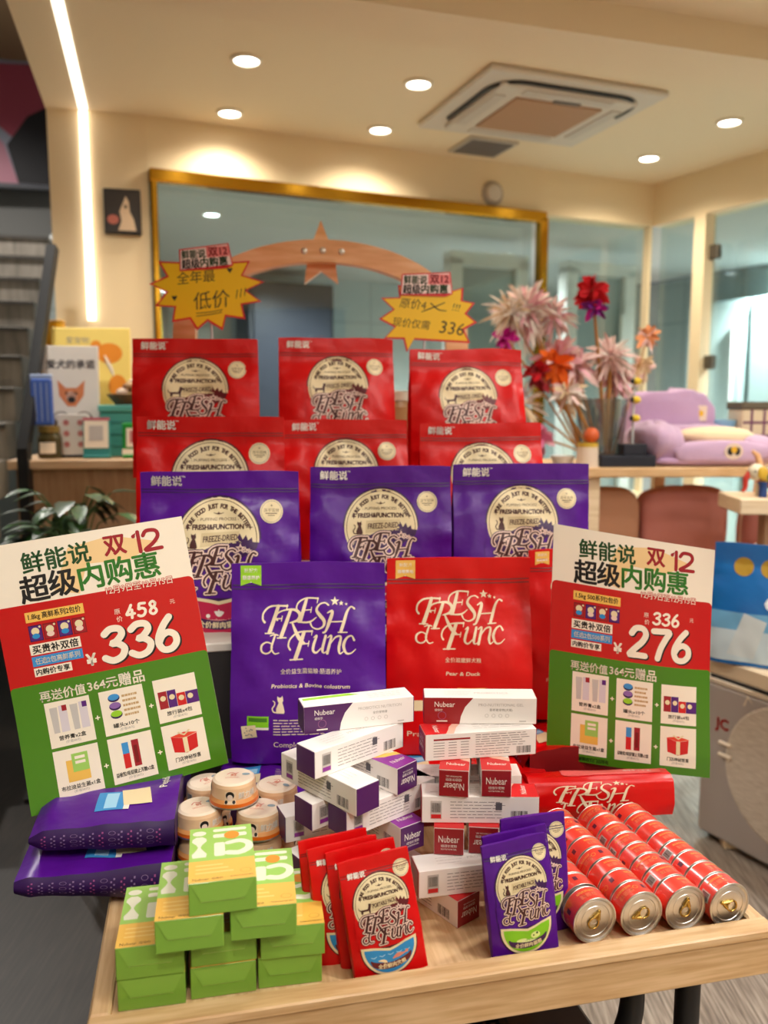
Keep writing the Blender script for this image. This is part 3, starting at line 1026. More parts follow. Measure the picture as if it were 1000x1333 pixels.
# ------------------------------------------------------------------ pouch geometry
class Pouch:
    def __init__(s, W, H, D, seed, wr=1.0, shape='bag', top=.003):
        s.W, s.H, s.D, s.seed, s.wr, s.shape, s.top = W, H, D, seed, wr, shape, top

    def half(s, t):
        q = max(0, min(1, t / s.H))
        if s.shape == 'bag':
            z = .84
            if q < z:
                k = q / z
                return s.top + s.D / 2 * (1 - k ** 2.2) + s.D * .10 * sin(pi * k)
            return s.top + .0015 * (1 - (q - z) / (1 - z))
        if s.shape == 'lying':
            return s.D / 2 * (1 - .35 * q ** 3) - s.D * .25 * max(0, q - .9) / .1 * .6
        z = .88
        if q < z:
            return s.top + s.D / 2 * sin(pi * (.10 + .90 * q / z)) ** .8
        return s.top

    def zipx(s, t):
        q = t / s.H
        v = 0
        if s.shape != 'lying':
            for c in (.965, .93, .885, .865):
                v += .0007 * math.exp(-((q - c) / .006) ** 2)
        return v * min(1, s.W / .2)

    def front(s, x, t, lift=0, back=False):
        u = 2 * x / s.W
        q = max(0, min(1, t / s.H))
        prof = 1 - .30 * abs(u) ** 5 if s.shape == 'bag' else 1 - (.16 if s.shape == 'lying' else .55) * abs(u) ** 3
        h = s.half(t)
        k = s.W / .28
        env = (.25 + .75 * min(1, h / .02)) if s.shape == 'bag' else .7
        n1 = noise.noise(Vector((x * 9 / k, t * 6 / k, s.seed)))
        n2 = noise.noise(Vector((x * 26 / k + t * 10 / k, t * 20 / k, s.seed + 7)))
        d = s.wr * k * (.0060 * n1 + .0022 * n2) * env
        if s.shape != 'lying':
            # creases below the zip and along the sides
            d += s.wr * k * .0030 * math.exp(-((q - .78) / .06) ** 2) * noise.noise(Vector((x * 34 / k, t * 7 / k, s.seed + 3)))
            d += s.wr * k * .0042 * abs(u) ** 3 * noise.noise(Vector((u * 2, t * 30 / k + abs(x) * 16 / k, s.seed + 11))) * env
            d += s.wr * k * .0012 * max(0, q - .86) / .14 * noise.noise(Vector((x * 22 / k, t * 8 / k, s.seed + 5)))
        else:
            d += k * .003 * noise.noise(Vector((x * 16 / k, t * 24 / k, s.seed + 9)))
        y = h * prof + d + s.zipx(t)
        xx = x * (1 - .016 * q) + .001 * n1
        # rounded top corners
        zz = t - max(0, q - .9) * .05 * s.H * abs(u) ** 8 + .004 * k * noise.noise(Vector((x * 7 / k, 3, s.seed))) * q
        if back:
            return Vector((xx, max(y, .002), zz))
        return Vector((xx, -max(y, .0022) - lift, zz))

    def body(s, b, film, side):
        nx, nz = 26, 30
        W, H = s.W, s.H
        F = lambda u, v: s.front((u - .5) * W, v * H)
        B = lambda u, v: s.front((u - .5) * W, v * H, 0, True)
        b.grid(F, nx, nz, film)
        b.grid(B, nx, nz, film, flip=True)
        for sg in (-1, 1):
            def G(u, v):
                f, k = s.front(sg * W / 2, v * H), s.front(sg * W / 2, v * H, 0, True)
                p = f.lerp(k, u)
                g = (k.y - f.y)
                p.x -= sg * min(g * .34, .03) * sin(pi * u) * (1 if s.shape == 'bag' else -.62)
                return p
            b.grid(G, 8, nz, side, flip=(sg < 0))
        b.grid(lambda u, v: s.front((u - .5) * W, 0).lerp(s.front((u - .5) * W, 0, 0, True), v), nx, 2, side, flip=True)
        b.grid(lambda u, v: s.front((u - .5) * W, H).lerp(s.front((u - .5) * W, H, 0, True), v), nx, 1, film)


def pouch(name, label, group, kind, W, H, D, loc, rz, seed, rx=0.0, ry=0.0, wr=2.3, shape='bag', cat='pet food bag'):
    red = kind.endswith('red')
    film, dark = (FOILRED, DKRED) if red else (FOILPUR, DKPUR)
    t = thing(name, label, cat, loc, rz, group, rx, ry)
    P = Pouch(W, H, D, seed, wr, shape)
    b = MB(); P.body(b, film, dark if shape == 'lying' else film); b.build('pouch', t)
    g = max(W / 34, .003)
    cx, cy = 0, H
    # resealable zip band
    if shape != 'lying':
        b = MB()
        for q0, q1 in ((.868, .874), (.886, .892)):
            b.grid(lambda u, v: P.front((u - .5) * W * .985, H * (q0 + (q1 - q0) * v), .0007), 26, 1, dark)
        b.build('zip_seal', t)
    if kind.startswith('round'):
        a = Art(); k = .257 * W; y0 = H - .416 * W; sy = .33 * W, H - .25 * W; sr = .072 * W; bw = .066 * W, -.40 * W, H - .058 * W
        a.put(LAB_RED if red else LAB_PUR, 0, y0, k, 0, 0)
    elif kind.startswith('sachet'):
        a = Art(); k = .39 * W; y0 = H - .62 * W; sy = .36 * W, H - .24 * W; sr = .115 * W; bw = .085 * W, -.36 * W, H - .20 * W
        a.put(LAB_SRED if red else LAB_SPUR, 0.01 * W, y0, k, 0, 0)
    if kind.startswith(('round', 'sachet')):
        b = MB(); b.art(a, lambda x, y, l: P.front(x, y, l), g, .00018, .0006); b.build('front_label', t)
        b = MB(); a = Art(); a.put(STICKER, sy[0], sy[1], sr); b.art(a, lambda x, y, l: P.front(x, y, l), g, .0002, .0006); b.build('round_sticker', t)
        b = MB(); a = Art(); a.put(BRANDM, bw[1] + bw[0] * 1.0, bw[2], bw[0]); b.art(a, lambda x, y, l: P.front(x, y, l), g, .0002, .0016); b.build('brand_lettering', t)
    else:
        b = MB(); a = Art()
        if kind.startswith('plain'):
            a.put(LOGO_CREAM, 0, H - .42 * W, .605 * W)
            IV = LOGO_CREAM.t[0][0]
            a.text('全价益生菌猫粮·肠道养护' if not red else '全价滋嫩鲜犬粮', 0.02 * W, H - .685 * W, .035 * W, IV)
            a.text('Probiotics & Bovine colostrum' if not red else 'Pear & Duck', .02 * W, H - .775 * W, .034 * W, IV, shear=.15, bold=.02, width=(.5 if not red else .23) * W)
            if not red:
                a.put(cat_art(IV), -.18 * W, H - .945 * W, .11 * W)
                a.rect(-.39 * W, H - 1.05 * W, -.25 * W, H - .965 * W, MEAD, 0); a.rect(-.38 * W, H - 1.0 * W, -.26 * W, H - .975 * W, GREEN, 1); a.rect(-.39 * W, H - 1.05 * W, -.25 * W, H - 1.035 * W, WHITE, 1)
                a.poly([(-.43 * W, H - 1.035 * W), (-.335 * W, H - 1.02 * W), (-.325 * W, H - 1.10 * W), (-.42 * W, H - 1.12 * W)], CREAM, 2)
                rnd = random.Random(4)
                for _ in range(14):
                    a.disc(-.38 * W + rnd.uniform(-.03, .03) * W, H - 1.07 * W + rnd.uniform(-.03, .03) * W, .005 * W, None, GREY, 3, 6)
                a.lines(-.22 * W, .12 * W, H - 1.09 * W, H - .98 * W, 6, .006 * W, IV, 0)
                a.text('Complete', -.12 * W, H - 1.155 * W, .05 * W, IV, 0, width=.2 * W)
            else:
                a.put(dog_art(IV), -.15 * W, H - .945 * W, .075 * W)
                a.rect(-.02 * W, H - .94 * W, .18 * W, H - .87 * W, YELLOW, 0); a.rect(-.02 * W, H - .99 * W, .18 * W, H - .94 * W, CREAM, 0)
                a.rect(-.32 * W, H - 1.03 * W, -.25 * W, H - .96 * W, CREAM, 0)
                a.lines(-.22 * W, .12 * W, H - 1.12 * W, H - 1.02 * W, 5, .006 * W, IV, 0)
                a.text('Prairie', -.26 * W, H - 1.19 * W, .05 * W, IV, 0, width=.2 * W)
        else:   # lying bags: the lower half of the front
            a.text('Complete', .10 * W, .16 * H, .055 * W, WHITE, 0, width=.19 * W)
            a.text('Peptide', -.17 * W, .11 * H, .055 * W, WHITE, 0, width=.16 * W, bold=.02)
            a.lines(-.14 * W, .24 * W, .28 * H, .52 * H, 6, .004 * W, PINKCREAM, 0)
            a.rect(-.40 * W, .36 * H, -.24 * W, .58 * H, BLUE, 1); a.rect(-.385 * W, .43 * H, -.255 * W, .52 * H, mat('print_pale_blue', (160, 210, 240)), 2); a.rect(-.40 * W, .34 * H, -.24 * W, .38 * H, WHITE, 2)
            a.poly([(-.36 * W, .18 * H), (-.22 * W, .22 * H), (-.23 * W, .42 * H), (-.37 * W, .38 * H)], CREAM, 3)
        b.art(a, lambda x, y, l: P.front(x, y, l), g, .0002, .0007); b.build('front_print', t)
        if kind.startswith('plain'):
            a = Art(); m = LIME if not red else YELLOW
            x0, x1, y0, y1 = -.44 * W, -.305 * W, H - .145 * W, H - .004
            a.poly([(x0, y1), (x1, y1), (x1, y0), ((x0 + x1) / 2, y0 + .022 * W), (x0, y0)], m, 0)
            a.text('新配方', (x0 + x1) / 2, y1 - .032 * W, .030 * W, WHITE, 1); a.text('肠道养护' if not red else '滋嫩美毛', (x0 + x1) / 2, y1 - .078 * W, .028 * W, WHITE, 1, bold=.02)
            a.disc((x0 + x1) / 2, y1 - .108 * W, .004 * W, None, WHITE, 1, 8)
            b = MB(); b.art(a, lambda x, y, l: P.front(x, y, l), g, .0002, .0009); b.build('corner_ribbon', t)
    if shape == 'lying':
        # small print on the gusset that faces the aisle
        b = MB(); a = Art()
        sgn = 1
        for k in range(13):
            x = H * (.10 + .065 * k)
            if k % 4 == 1:
                for j in range(3):
                    a.ring(x, (-.28 + .28 * j) * D, .0042, .0050, mat('faint_print', (130, 104, 150), .5), 0, 12)
            else:
                for j in range(7):
                    a.rect(x - .0012 + (.004 if j % 2 else 0), (-.38 + .11 * j) * D, x + .0012 + (.004 if j % 2 else 0), (-.38 + .11 * j + .075) * D, mat('faint_print', (0, 0, 0)) if k % 3 else mat('faint_pink_print', (150, 70, 130), .5), 0)

        def side(x, y, l):
            u = max(.06, min(.94, .5 - y / D * .8))
            f, k = P.front(-W / 2, x), P.front(-W / 2, x, 0, True)
            p = f.lerp(k, u)
            p.x -= min((k.y - f.y) * .34, .03) * sin(pi * u) * .62 + l + .0006
            return p
        b.art(a, side, .012, .0002, .0004); b.build('gusset_print', t)
    return t


# ================================================================== the display tray table
TW, TD, TZ = .878, 1.38, .745
T0 = Vector((-.332, .844, 0))
TA = R(12.6)


def tray(x, y, z=TZ):
    c, s = cos(TA), sin(TA)
    return Vector((T0.x + x * c - y * s, T0.y + x * s + y * c, z))


t = thing('display_table', 'light oak tray table carrying the whole pet food display', 'table', T0, TA)
b = MB(); b.box((TW / 2, TD / 2, TZ - .009), (TW - .03, TD - .03, .018), WOODY); b.build('tray_floor', t)
b = MB(); b.box((TW / 2, .010, .7535), (TW, .030, .013), WOOD, .002); b.build('top_lip', t)
for nm, c, d, m in (('front_rim', (TW / 2, .013, .7185), (TW, .024, .057), WOOD), ('back_rim', (TW / 2, TD - .012, .725), (TW, .024, .07), WOOD),
                    ('side_rim', (.012, TD / 2, .725), (.024, TD - .05, .07), WOODY), ('side_rim', (TW - .012, TD / 2, .725), (.024, TD - .05, .07), WOODY)):
    b = MB(); b.box(c, d, m, .003); b.build(nm, t)
for x, y in ((.06, .10), (TW - .06, .10), (.06, TD - .08), (TW - .06, TD - .08)):
    b = MB(); b.tube([(x, y, 0), (x, y, .70)], .018, 10, BLACK); b.build('leg', t)
b = MB(); b.box((TW / 2, TD / 2, .185), (TW - .08, TD - .1, .03), mat('dark_shelf', (60, 46, 38), .6), .004); b.build('lower_shelf', t)
b = MB()
pts = [(TW - .165, .085, .70), (TW - .165, .075, .66), (TW - .17, .07, .60), (TW - .20, .07, .52), (TW - .21, .08, .44)]
for q in range(len(pts) - 1):
    pass
b.tube(catmull(pts, 4), .017, 8, BLACK); b.build('strap_hook', t)

t = thing('storage_box', 'dark brown storage box with a square emblem, under the tray table', 'box', tray(.30, .10, .20), TA + R(2))
BOXD = mat('dark_brown_board', (58, 40, 38), .6)
b = MB(); b.box((.19, .17, .16), (.40, .34, .32), BOXD, .008); b.build('body', t)
b = MB(); b.box((.19, .17, .325), (.41, .35, .03), mat('dark_brown_lid', (66, 46, 42), .55), .008)
a = Art(); a.rect(.20, .04, .27, .10, BLACK, 0); a.rect(.204, .044, .266, .096, BOXD, 1); a.text('品', .235, .07, .05, BLACK, 2, bold=.02)
b.art(a, lambda x, y, l: (x, y, .341 + l), 0, .0003, .0003); b.build('lid', t)

# stepped risers behind (their top boards show at the left, beside the front purple bag)
RISW = mat('white_riser_board', (214, 206, 196), .5)
RISD = mat('shaded_riser_base', (38, 34, 34), .7)  # dark colour stands in for the shade below the top boards
for lab, y0, y1, z in (('lowest step of the white topped display risers on the tray', .62, .82, 1.02), ('middle step of the display risers, hidden behind the purple bags', .822, 1.005, 1.115), ('highest step of the display risers under the rear red bags', 1.007, 1.25, 1.285)):
    t = thing('display_riser', lab, 'display stand', tray(0, y0), TA, 'stepped display risers')
    b = MB(); b.box((TW / 2 + .0, (y1 - y0) / 2, (z - .018 - TZ) / 2), (TW - .07, y1 - y0 - .01, z - .018 - TZ), RISD); b.build('base', t)
    b = MB(); b.box((TW / 2, (y1 - y0) / 2, z - .009 - TZ), (TW - .05, y1 - y0, .018), RISW, .003); b.build('top_board', t)

# ------------------------------------------------------------------ the bags on the risers
GR, GM, GP = 'red bags in the rear row', 'red bags in the middle row', 'purple bags in the third row'
for (nm, lab, g, kind, W, H, x, y, z, rz, sd, rx) in (
    ('food_bag', 'red freeze-dried pet food bag at the left end of the highest rear row', GR, 'round_red', .293, .325, -.442, 1.98, 1.285, 7, 1.3, 2),
    ('food_bag', 'red freeze-dried pet food bag in the middle of the highest rear row, under the arch', GR, 'round_red', .280, .329, -.114, 2.03, 1.285, 9, 4.7, 2),
    ('food_bag', 'red pet food bag at the right end of the rear row, below the 336 tag', GR, 'round_red', .284, .305, .202, 2.06, 1.285, 8, 9.1, 2),
    ('food_bag', 'red pet food bag in the second highest row, directly behind the left purple bag', GM, 'round_red', .310, .315, -.365, 1.76, 1.115, 5, 13.2, 1),
    ('food_bag', 'red pet food bag in the second highest row, directly behind the middle purple bag', GM, 'round_red', .280, .307, -.085, 1.86, 1.115, 7, 17.9, 1),
    ('food_bag', 'red pet food bag in the second highest row, directly behind the right purple bag', GM, 'round_red', .281, .300, .218, 1.88, 1.115, 6, 22.4, 1),
    ('food_bag', 'purple freeze-dried cat food bag with round cream label, partly behind the 336 poster', GP, 'round_purple', .308, .308, -.317, 1.60, 1.02, 1, 27.5, 0),
    ('food_bag', 'purple freeze-dried cat food bag with round cream label, middle of its row', GP, 'round_purple', .284, .313, -.007, 1.66, 1.02, 2, 31.1, 0),
    ('food_bag', 'purple freeze-dried cat food bag with round cream label, above the 276 poster', GP, 'round_purple', .283, .314, .280, 1.70, 1.02, 2, 36.6, 0),
):
    pouch(nm, lab, g, kind, W, H, .085, (x, y, z), R(rz), sd, R(-rx))
pouch('food_bag', 'large purple probiotics cat food bag with plain ivory lettering and lime corner ribbon', None, 'plain_purple', .279, .358, .075, (-.136, 1.46, .815), R(1), 41.7, R(-2))
pouch('food_bag', 'large bright red dog food bag with plain ivory lettering and yellow corner ribbon', None, 'plain_red', .268, .360, .075, (.138, 1.50, .815), R(1), 46.2, R(-2))
pouch('food_bag', 'red bag showing only a narrow strip between the plain red bag and the 276 poster', None, 'plain_red', .21, .33, .06, (.385, 1.60, .845), R(6), 51.8, R(-1))

# bags lying down
pouch('food_bag', 'purple bag lying flat under the large standing purple probiotics bag', None, 'lying_purple', .28, .19, .066, (-.150, 1.315, .780), R(2), 56.1, R(-90), shape='lying')
pouch('food_bag', 'red bag lying flat under the plain red standing bag, behind the red gel cartons', None, 'lying_red', .29, .23, .068, (.150, 1.335, .781), R(3), 60.4, R(-90), shape='lying')
pouch('food_bag', 'red bag lying flat under the hidden red bag, behind the pyramid of red tins', None, 'lying_red', .20, .17, .09, (.36, 1.44, .795), R(10), 63.4, R(-90), shape='lying')
pouch('food_bag', 'upper of two purple bags lying at the left tray edge, under the 336 poster', 'purple bags lying at the left edge', 'lying_purple', .29, .20, .060, (-.318, 1.262, .849), R(98), 65.9, R(-90), shape='lying')
pouch('food_bag', 'lower of two purple bags lying at the left edge of the tray', 'purple bags lying at the left edge', 'lying_purple', .29, .21, .058, (-.322, 1.238, .790), R(99), 70.3, R(-88), shape='lying')

# red bag on its base with the top folded back, behind the tins
t = thing('food_bag', 'red bag resting behind the rows of tins with its top folded back', 'pet food bag', (.368, 1.335, .7605), R(4))
FB = [(-.0, 0), (-.006, .022), (-.004, .046), (.003, .060), (.018, .066), (.038, .064), (.058, .056)]


def folded(u, v, lift=0.0):
    k = v * (len(FB) - 1)
    i = min(int(k), len(FB) - 2)
    f = k - i
    y = FB[i][0] + (FB[i + 1][0] - FB[i][0]) * f
    z = FB[i][1] + (FB[i + 1][1] - FB[i][1]) * f
    n = .004 * noise.noise(Vector((u * 4, v * 5, 2.2)))
    a = max(0, min(1, (v - .4) * 3))
    return Vector(((u - .5) * .25, y - (n + lift) * (1 - a), z + (n + lift) * a))


b = MB()
b.grid(lambda u, v: folded(u, v), 24, 24, FOILRED)
b.grid(lambda u, v: Vector(((u - .5) * .25, .050 + .008 * v, .056 * v)), 6, 6, FOILRED, flip=True)
for sg in (0, 1):
    def gs(u, v, sg=sg):
        p = folded(sg, u)
        q = Vector(((sg - .5) * .25, .050 + .008 * u, .056 * u))
        return p.lerp(q, v)
    b.grid(gs, 16, 4, FOILRED, flip=(sg == 0))
b.grid(lambda u, v: Vector(((u - .5) * .25, .050 * v, 0)), 4, 2, FOILRED, flip=True)
b.build('pouch', t)
b = MB(); a = Art(); a.put(LOGO_CREAM, .44, .13, .80, 0, 0, kx=.56)


def fold_map(x, y, l):
    return folded(x, max(0, min(.52, y + .13)), l)


b.art(a, fold_map, .03, .0003, .0012); b.build('front_print', t)
b = MB()
a = Art(); a.rrect(.25, .66, .95, .96, .1, mat('red_film_sheen', (232, 96, 96), .4), 0); a.text('444 : 1.5', .78, .76, .10, WHITE, 1, width=.2)  # pink sheen on the folded top, painted as a paler patch under the print
b.art(a, lambda x, y, l: folded(x, y, l), .05, .0003, .0012); b.build('top_panel', t)

# small sachets standing at the front
SG = 'small red sachets at the front of the tray'
for lab, x, y, rz, sd, rx, ry in (
    ('small red sachet at the front of its stack, its whole label in view', .010, .960, 15, 75.1, -12, -7),
    ('small red sachet second in its stack, just behind the front one', -.008, .985, 14, 78.7, -11, -7),
    ('small red sachet third in its stack', -.036, .992, 15, 82.4, -10, -5),
    ('small red sachet at the back left of its stack', -.050, 1.012, 14, 85.2, -9, -5)):
    pouch('sachet', lab, SG, 'sachet_red', .092, .150, .021, (x, y, TZ), R(rz), sd, R(rx), R(ry), .8, 'sachet', 'sachet')
SG = 'small purple sachets at the front of the tray'
for lab, x, y, rz, sd, rx, ry in (
    ('small purple sachet with a green label bowl, front of its stack', .184, 1.000, 16, 88.8, -9, -4),
    ('small purple sachet directly behind the front purple one, only its top edge showing', .187, 1.024, 15, 91.5, -8, -4),
    ('small purple sachet at the back of its stack, its round sticker beside the tins', .206, 1.046, 13, 94.9, -6, -1)):
    H_ = .150 if 'back of' not in lab else .160
    pouch('sachet', lab, SG, 'sachet_purple', .092, H_, .021, (x, y, TZ), R(rz), sd, R(rx), R(ry), .8, 'sachet', 'sachet')

# ================================================================== gel cartons
CL, CD, CH = .165, .042, .040
CPUR = mat('carton_purple', (78, 28, 92), .4, coat=.15)
CRED = mat('carton_red', (150, 18, 28), .4, coat=.15)
TXT = mat('fine_print_grey', (120, 112, 112), .6)
ORCH = mat('carton_orchid', (140, 40, 150), .4)
SCAR = mat('carton_scarlet', (206, 30, 34), .4)


def face_art(style, red):
    c = CRED if red else CPUR
    c2 = SCAR if red else ORCH
    a = Art()
    L, Hh = CL, CH
    if style == 'brand':
        a.poly([(0, 0), (.052, 0), (.054, .012), (.060, .026), (.072, Hh), (0, Hh)], c, 0)
        a.text('Nubear', .030, .030, .0115, WHITE, 1, width=.030)
        a.text('纽倍尔', .021, .0215, .004, WHITE, 1)
        a.ring(.026, .013, .0055, .0062, mat('print_mauve', (150, 90, 130), .5), 1, 16)
        a.rect(.018, .0035, .034, .0055, WHITE, 1)
        a.text('PROBIOTICS NUTRITION' if not red else 'PRO-NUTRITIONAL GEL', .113, .0295, .0062, GREYLT, 1, width=.066)
        a.text('全价宠物膏' if not red else '营养膏宠物(犬猫)', .113, .0215, .0045, GREY, 1)
        for k in range(4):
            a.ring(.092 + k * .010, .013, .0022, .0028, GREYLT, 1, 10)
        a.rect(.140, .004, .150, .0055, GREYLT, 1)
    elif style == 'table':
        a.rect(.012, .030, .066, .0325, c, 0)
        for k in range(6):
            a.rect(.012, .026 - k * .004, .028, .0268 - k * .004, TXT, 0); a.rect(.034, .026 - k * .004, .046, .0268 - k * .004, TXT, 0); a.rect(.052, .026 - k * .004, .064, .0268 - k * .004, TXT, 0)
        a.lines(.074, .156, .016, .037, 6, .0008, TXT, 0, 3)
        a.lines(.074, .128, .004, .015, 3, .0008, TXT, 0, 5)
        a.barcode(.136, .004, .157, .0145, INK, 0)
    elif style == 'text':
        a.lines(.040, .120, .006, .034, 6, .0008, TXT, 0, 7)
        a.rect(.012, .006, .028, .033, GREYLT, 0); a.rect(.013, .007, .027, .013, c2, 1); a.barcode(.0135, .016, .0265, .030, INK, 1, 4)
        a.rect(.104, .020, .113, .031, mat('print_slate', (90, 88, 96), .5), 1)
        a.barcode(.126, .005, .150, .019, INK, 0, 9)
    elif style == 'corner':
        a.poly([(0, 0), (.030, 0), (.036, .012), (.040, .024), (.052, Hh), (0, Hh)], c2, 0)
        a.text('Nubear', .020, .018, .012, WHITE, 1, rot=-90, width=.026)
        a.poly([(.036, .012), (.040, .024), (.052, Hh), (.064, Hh), (.050, .02), (.042, 0), (.030, 0)], YELLOW if not red else mat('print_blush', (240, 190, 170), .5), 0)
        a.lines(.075, .155, .010, .030, 3, .0010, GREYLT, 0, 11)
    elif style == 'stripe':
        a.poly([(.004, .026), (.09, .030), (.074, .038), (.004, .034)], LIME, 0); a.lines(.10, .155, .010, .030, 3, .001, GREYLT, 0, 12)
    else:
        a.text('PROBIOTICS', .10, .021, .008, GREYLT, 0, width=.05); a.lines(.03, .07, .010, .030, 3, .0008, GREYLT, 0, 13)
    return a


def carton(label, red, k, x, y, deg, side='text', top='plain', end=0, z=None, dx=0.0):
    """gel carton; (x, y) is the middle of its near end, the long axis points away at deg"""
    z = TZ + k * CH if z is None else z
    t = thing('gel_carton', label, 'carton', (x, y, z), R(deg), ('red' if red else 'purple') + ' trimmed gel cartons in the pile')
    c = CRED if red else CPUR
    b = MB(); b.box((CL / 2, 0, CH / 2), (CL, CD, CH - .0006), CARD, .0007)
    S = face_art(side, red)
    b.art(S, lambda p, q, l: (p, -CD / 2 - l, q), 0, .00015, .0002)
    b.art(S, lambda p, q, l: (CL - p, CD / 2 + l, q), 0, .00015, .0002)
    if side != 'brand':
        pass
    T = face_art(top, red)
    b.art(T, lambda p, q, l: (p, (q / CH - .5) * CD, CH - .0003 + l), 0, .00015, .0002)
    b.build('carton_body', t)
    for sg, nm in ((0, 'end_flap'), (1, 'end_flap')):
        b = MB()
        b.box((-.0004 if sg == 0 else CL + .0004, 0, CH / 2), (.0014, CD - .001, CH - .002), c if (sg == 0 or end >= 0) else CARD, .0004)
        if end and sg == 0:
            A = Art()
            A.text('Nubear', 0, .004 if end == 1 else .004, .0145, WHITE, 0, width=.029)
            A.text('纽倍尔宠物', 0, -.006, .0045, WHITE, 0); A.text('NUTRITION GEL', 0, -.011, .003, WHITE, 0)
            s = 1 if end == 1 else -1
            b.art(A, lambda p, q, l: (-.0012 - l, -p * s, CH / 2 + q * s), 0, .0001, .0002)
        b.build(nm, t)
    return t


carton('purple trimmed gel carton on top of its pile, its purple front corner facing out', False, 6, -.120, 1.161, 17, 'brand', 'stripe')
carton('purple ended gel carton second from the top, its dark end at the lower left', False, 5, -.108, 1.096, 42, 'text', 'plain')
carton('white gel carton slanting to the front right with a bare purple end', False, 4, -.022, 1.068, 134, 'text', 'plain')
carton('purple gel carton with a yellow curve on top and upside-down lettering on its end', False, 4, .033, 1.131, 137, 'text', 'corner', 2)
carton('gel carton with a dark purple end beside the peach tins, left of a matching pair', False, 3, -.113, 1.106, 41, 'text', 'plain')
carton('gel carton with a dark purple end, right of a matching pair below the slanting carton', False, 3, -.064, 1.084, 40, 'text', 'plain')
carton('purple gel carton with a bright top low in the pile behind the red sachets', False, 2, .040, 1.112, 126, 'text', 'corner', 1)
carton('gel carton low in the purple pile, mostly hidden by the red sachets', False, 2, -.150, 1.150, 24, 'text', 'plain')
carton('gel carton near the bottom of the purple pile, hidden behind the sachets', False, 1, -.125, 1.100, 38, 'text', 'plain')
carton('gel carton at the very bottom of the purple pile on the tray floor', False, 0, -.130, 1.140, 20, 'text', 'plain')
carton('red trimmed gel carton on top of its pile, its long front facing out', True, 6, .060, 1.203, -1, 'brand', 'plain')
carton('red ended gel carton second from the top with a printed table on its side', True, 5, .056, 1.160, 9, 'table', 'corner', 2)
carton('gel carton pointing outward with upside-down white lettering on its red end', True, 4, .098, 1.112, 82, 'text', 'corner', 2)
carton('gel carton pointing out of the pile with upright white lettering, second from right', True, 4, .158, 1.112, 87, 'text', 'corner', 1)
carton('white sided gel carton lying across the pile under the two lettered red ends', True, 3, .219, 1.133, 179, 'text', 'corner')
carton('gel carton lying across the pile at the back, under the two outward cartons', True, 3, .040, 1.200, 1, 'text', 'plain')
carton('red gel carton end below the crossing carton, left of two', True, 2, .091, 1.100, 85, 'text', 'corner', 1)
carton('red gel carton end below the crossing carton, right of two, by the purple sachets', True, 2, .140, 1.103, 84, 'text', 'corner', 2)
carton('white gel carton with a barcode slanting out low in the red pile', True, 1, .043, 1.078, 12, 'text', 'plain', 0)
carton('red gel carton at the bottom of the pile on the bare tray floor', True, 0, .116, 1.066, 129, 'text', 'corner', 2)
carton('gel carton on the tray floor under the right end of the barcode carton', True, 0, .185, 1.140, 100, 'text', 'plain', 0)

# ================================================================== green probiotic boxes
GW, GL, GH = .0775, .126, .041
LG = mat('carton_lime', (158, 204, 96), .42, coat=.1)
FG = mat('carton_leaf_green', (126, 172, 62), .42, coat=.1)
OG = mat('carton_amber', (238, 188, 84), .42, coat=.1)
PW = mat('carton_pale', (232, 232, 210), .45)


def green_top():
    a = Art()
    a.rect(0, 0, GW, .046, OG, 0)
    a.rect(0, .046, GW, GL, LG, 0)
    a.disc(.012, .112, .0085, .006, PW, 1, 18)
    a.poly([(.004, .054), (.020, .054), (.021, .062), (.0155, .072), (.0135, .078), (.0155, .084), (.021, .092), (.0205, .098), (.016, .103), (.008, .103), (.0035, .098), (.003, .092), (.0085, .084), (.0105, .078), (.0085, .072), (.003, .062)], PW, 1)
    a.rrect(.029, .113, .071, .120, .003, PW, 1)
    a.rrect(.029, .098, .071, .107, .003, PW, 1)
    a.disc(.052, .102, .0095, None, ORANGE, 2, 20)
    a.rrect(.030, .054, .043, .086, .003, PW, 1)
    a.stroke([(.047, .060, .010), (.060, .058, .010), (.071, .066, .010), (.072, .078, .009), (.062, .086, .009), (.047, .083, .008)], PW, 1)
    a.text('Nubear', .014, .006, .007, BROWN, 1, width=.019); a.text('纽倍尔', .033, .006, .0045, BROWN, 1)
    a.text('PROBIOTICS FOR PETS', .061, .0065, .003, BROWN, 1, width=.026)
    for k in range(3):
        a.rect(.008, .018 + k * .008, .052 - k * .006, .0205 + k * .008, mat('print_pale_amber', (246, 210, 130), .5), 1)
    a.ring(.066, .017, .006, .0066, mat('print_ochre', (190, 140, 50), .5), 1, 18, sy=.7)
    return a


GT = green_top()
gm = None


def green_box(x, y, z, rz, label):
    global gm
    if gm is None:
        t = thing('probiotic_box', label, 'box', (x, y, z), R(rz), 'green probiotic boxes in the pyramid')
        b = MB(); b.box((GW / 2, GL / 2, GH / 2), (GW, GL, GH - .0006), FG, .0008)
        b.art(GT, lambda p, q, l: (p, q, GH - .0003 + l), 0, .00015, .0002); b.build('carton_body', t)
        b = MB(); b.add([(.003, -.0003, GH - .002), (GW - .003, -.0003, GH - .002), (GW - .014, -.0009, .017), (.014, -.0009, .017)], [(0, 3, 2, 1)], mat('carton_flap_green', (134, 180, 70), .42))
        b.add([(.014, -.0009, .017), (GW - .014, -.0009, .017), (GW - .014, 0, .0160), (.014, 0, .0160)], [(0, 3, 2, 1)], mat('flap_edge', (196, 216, 150), .5))
        b.build('tuck_flap', t)
        b = MB(); b.art(Art(), lambda p, q, l: (p, q, 0))
        gm = t
        return t
    return copy_thing(gm, (x, y, z), (0, 0, R(rz)), label)


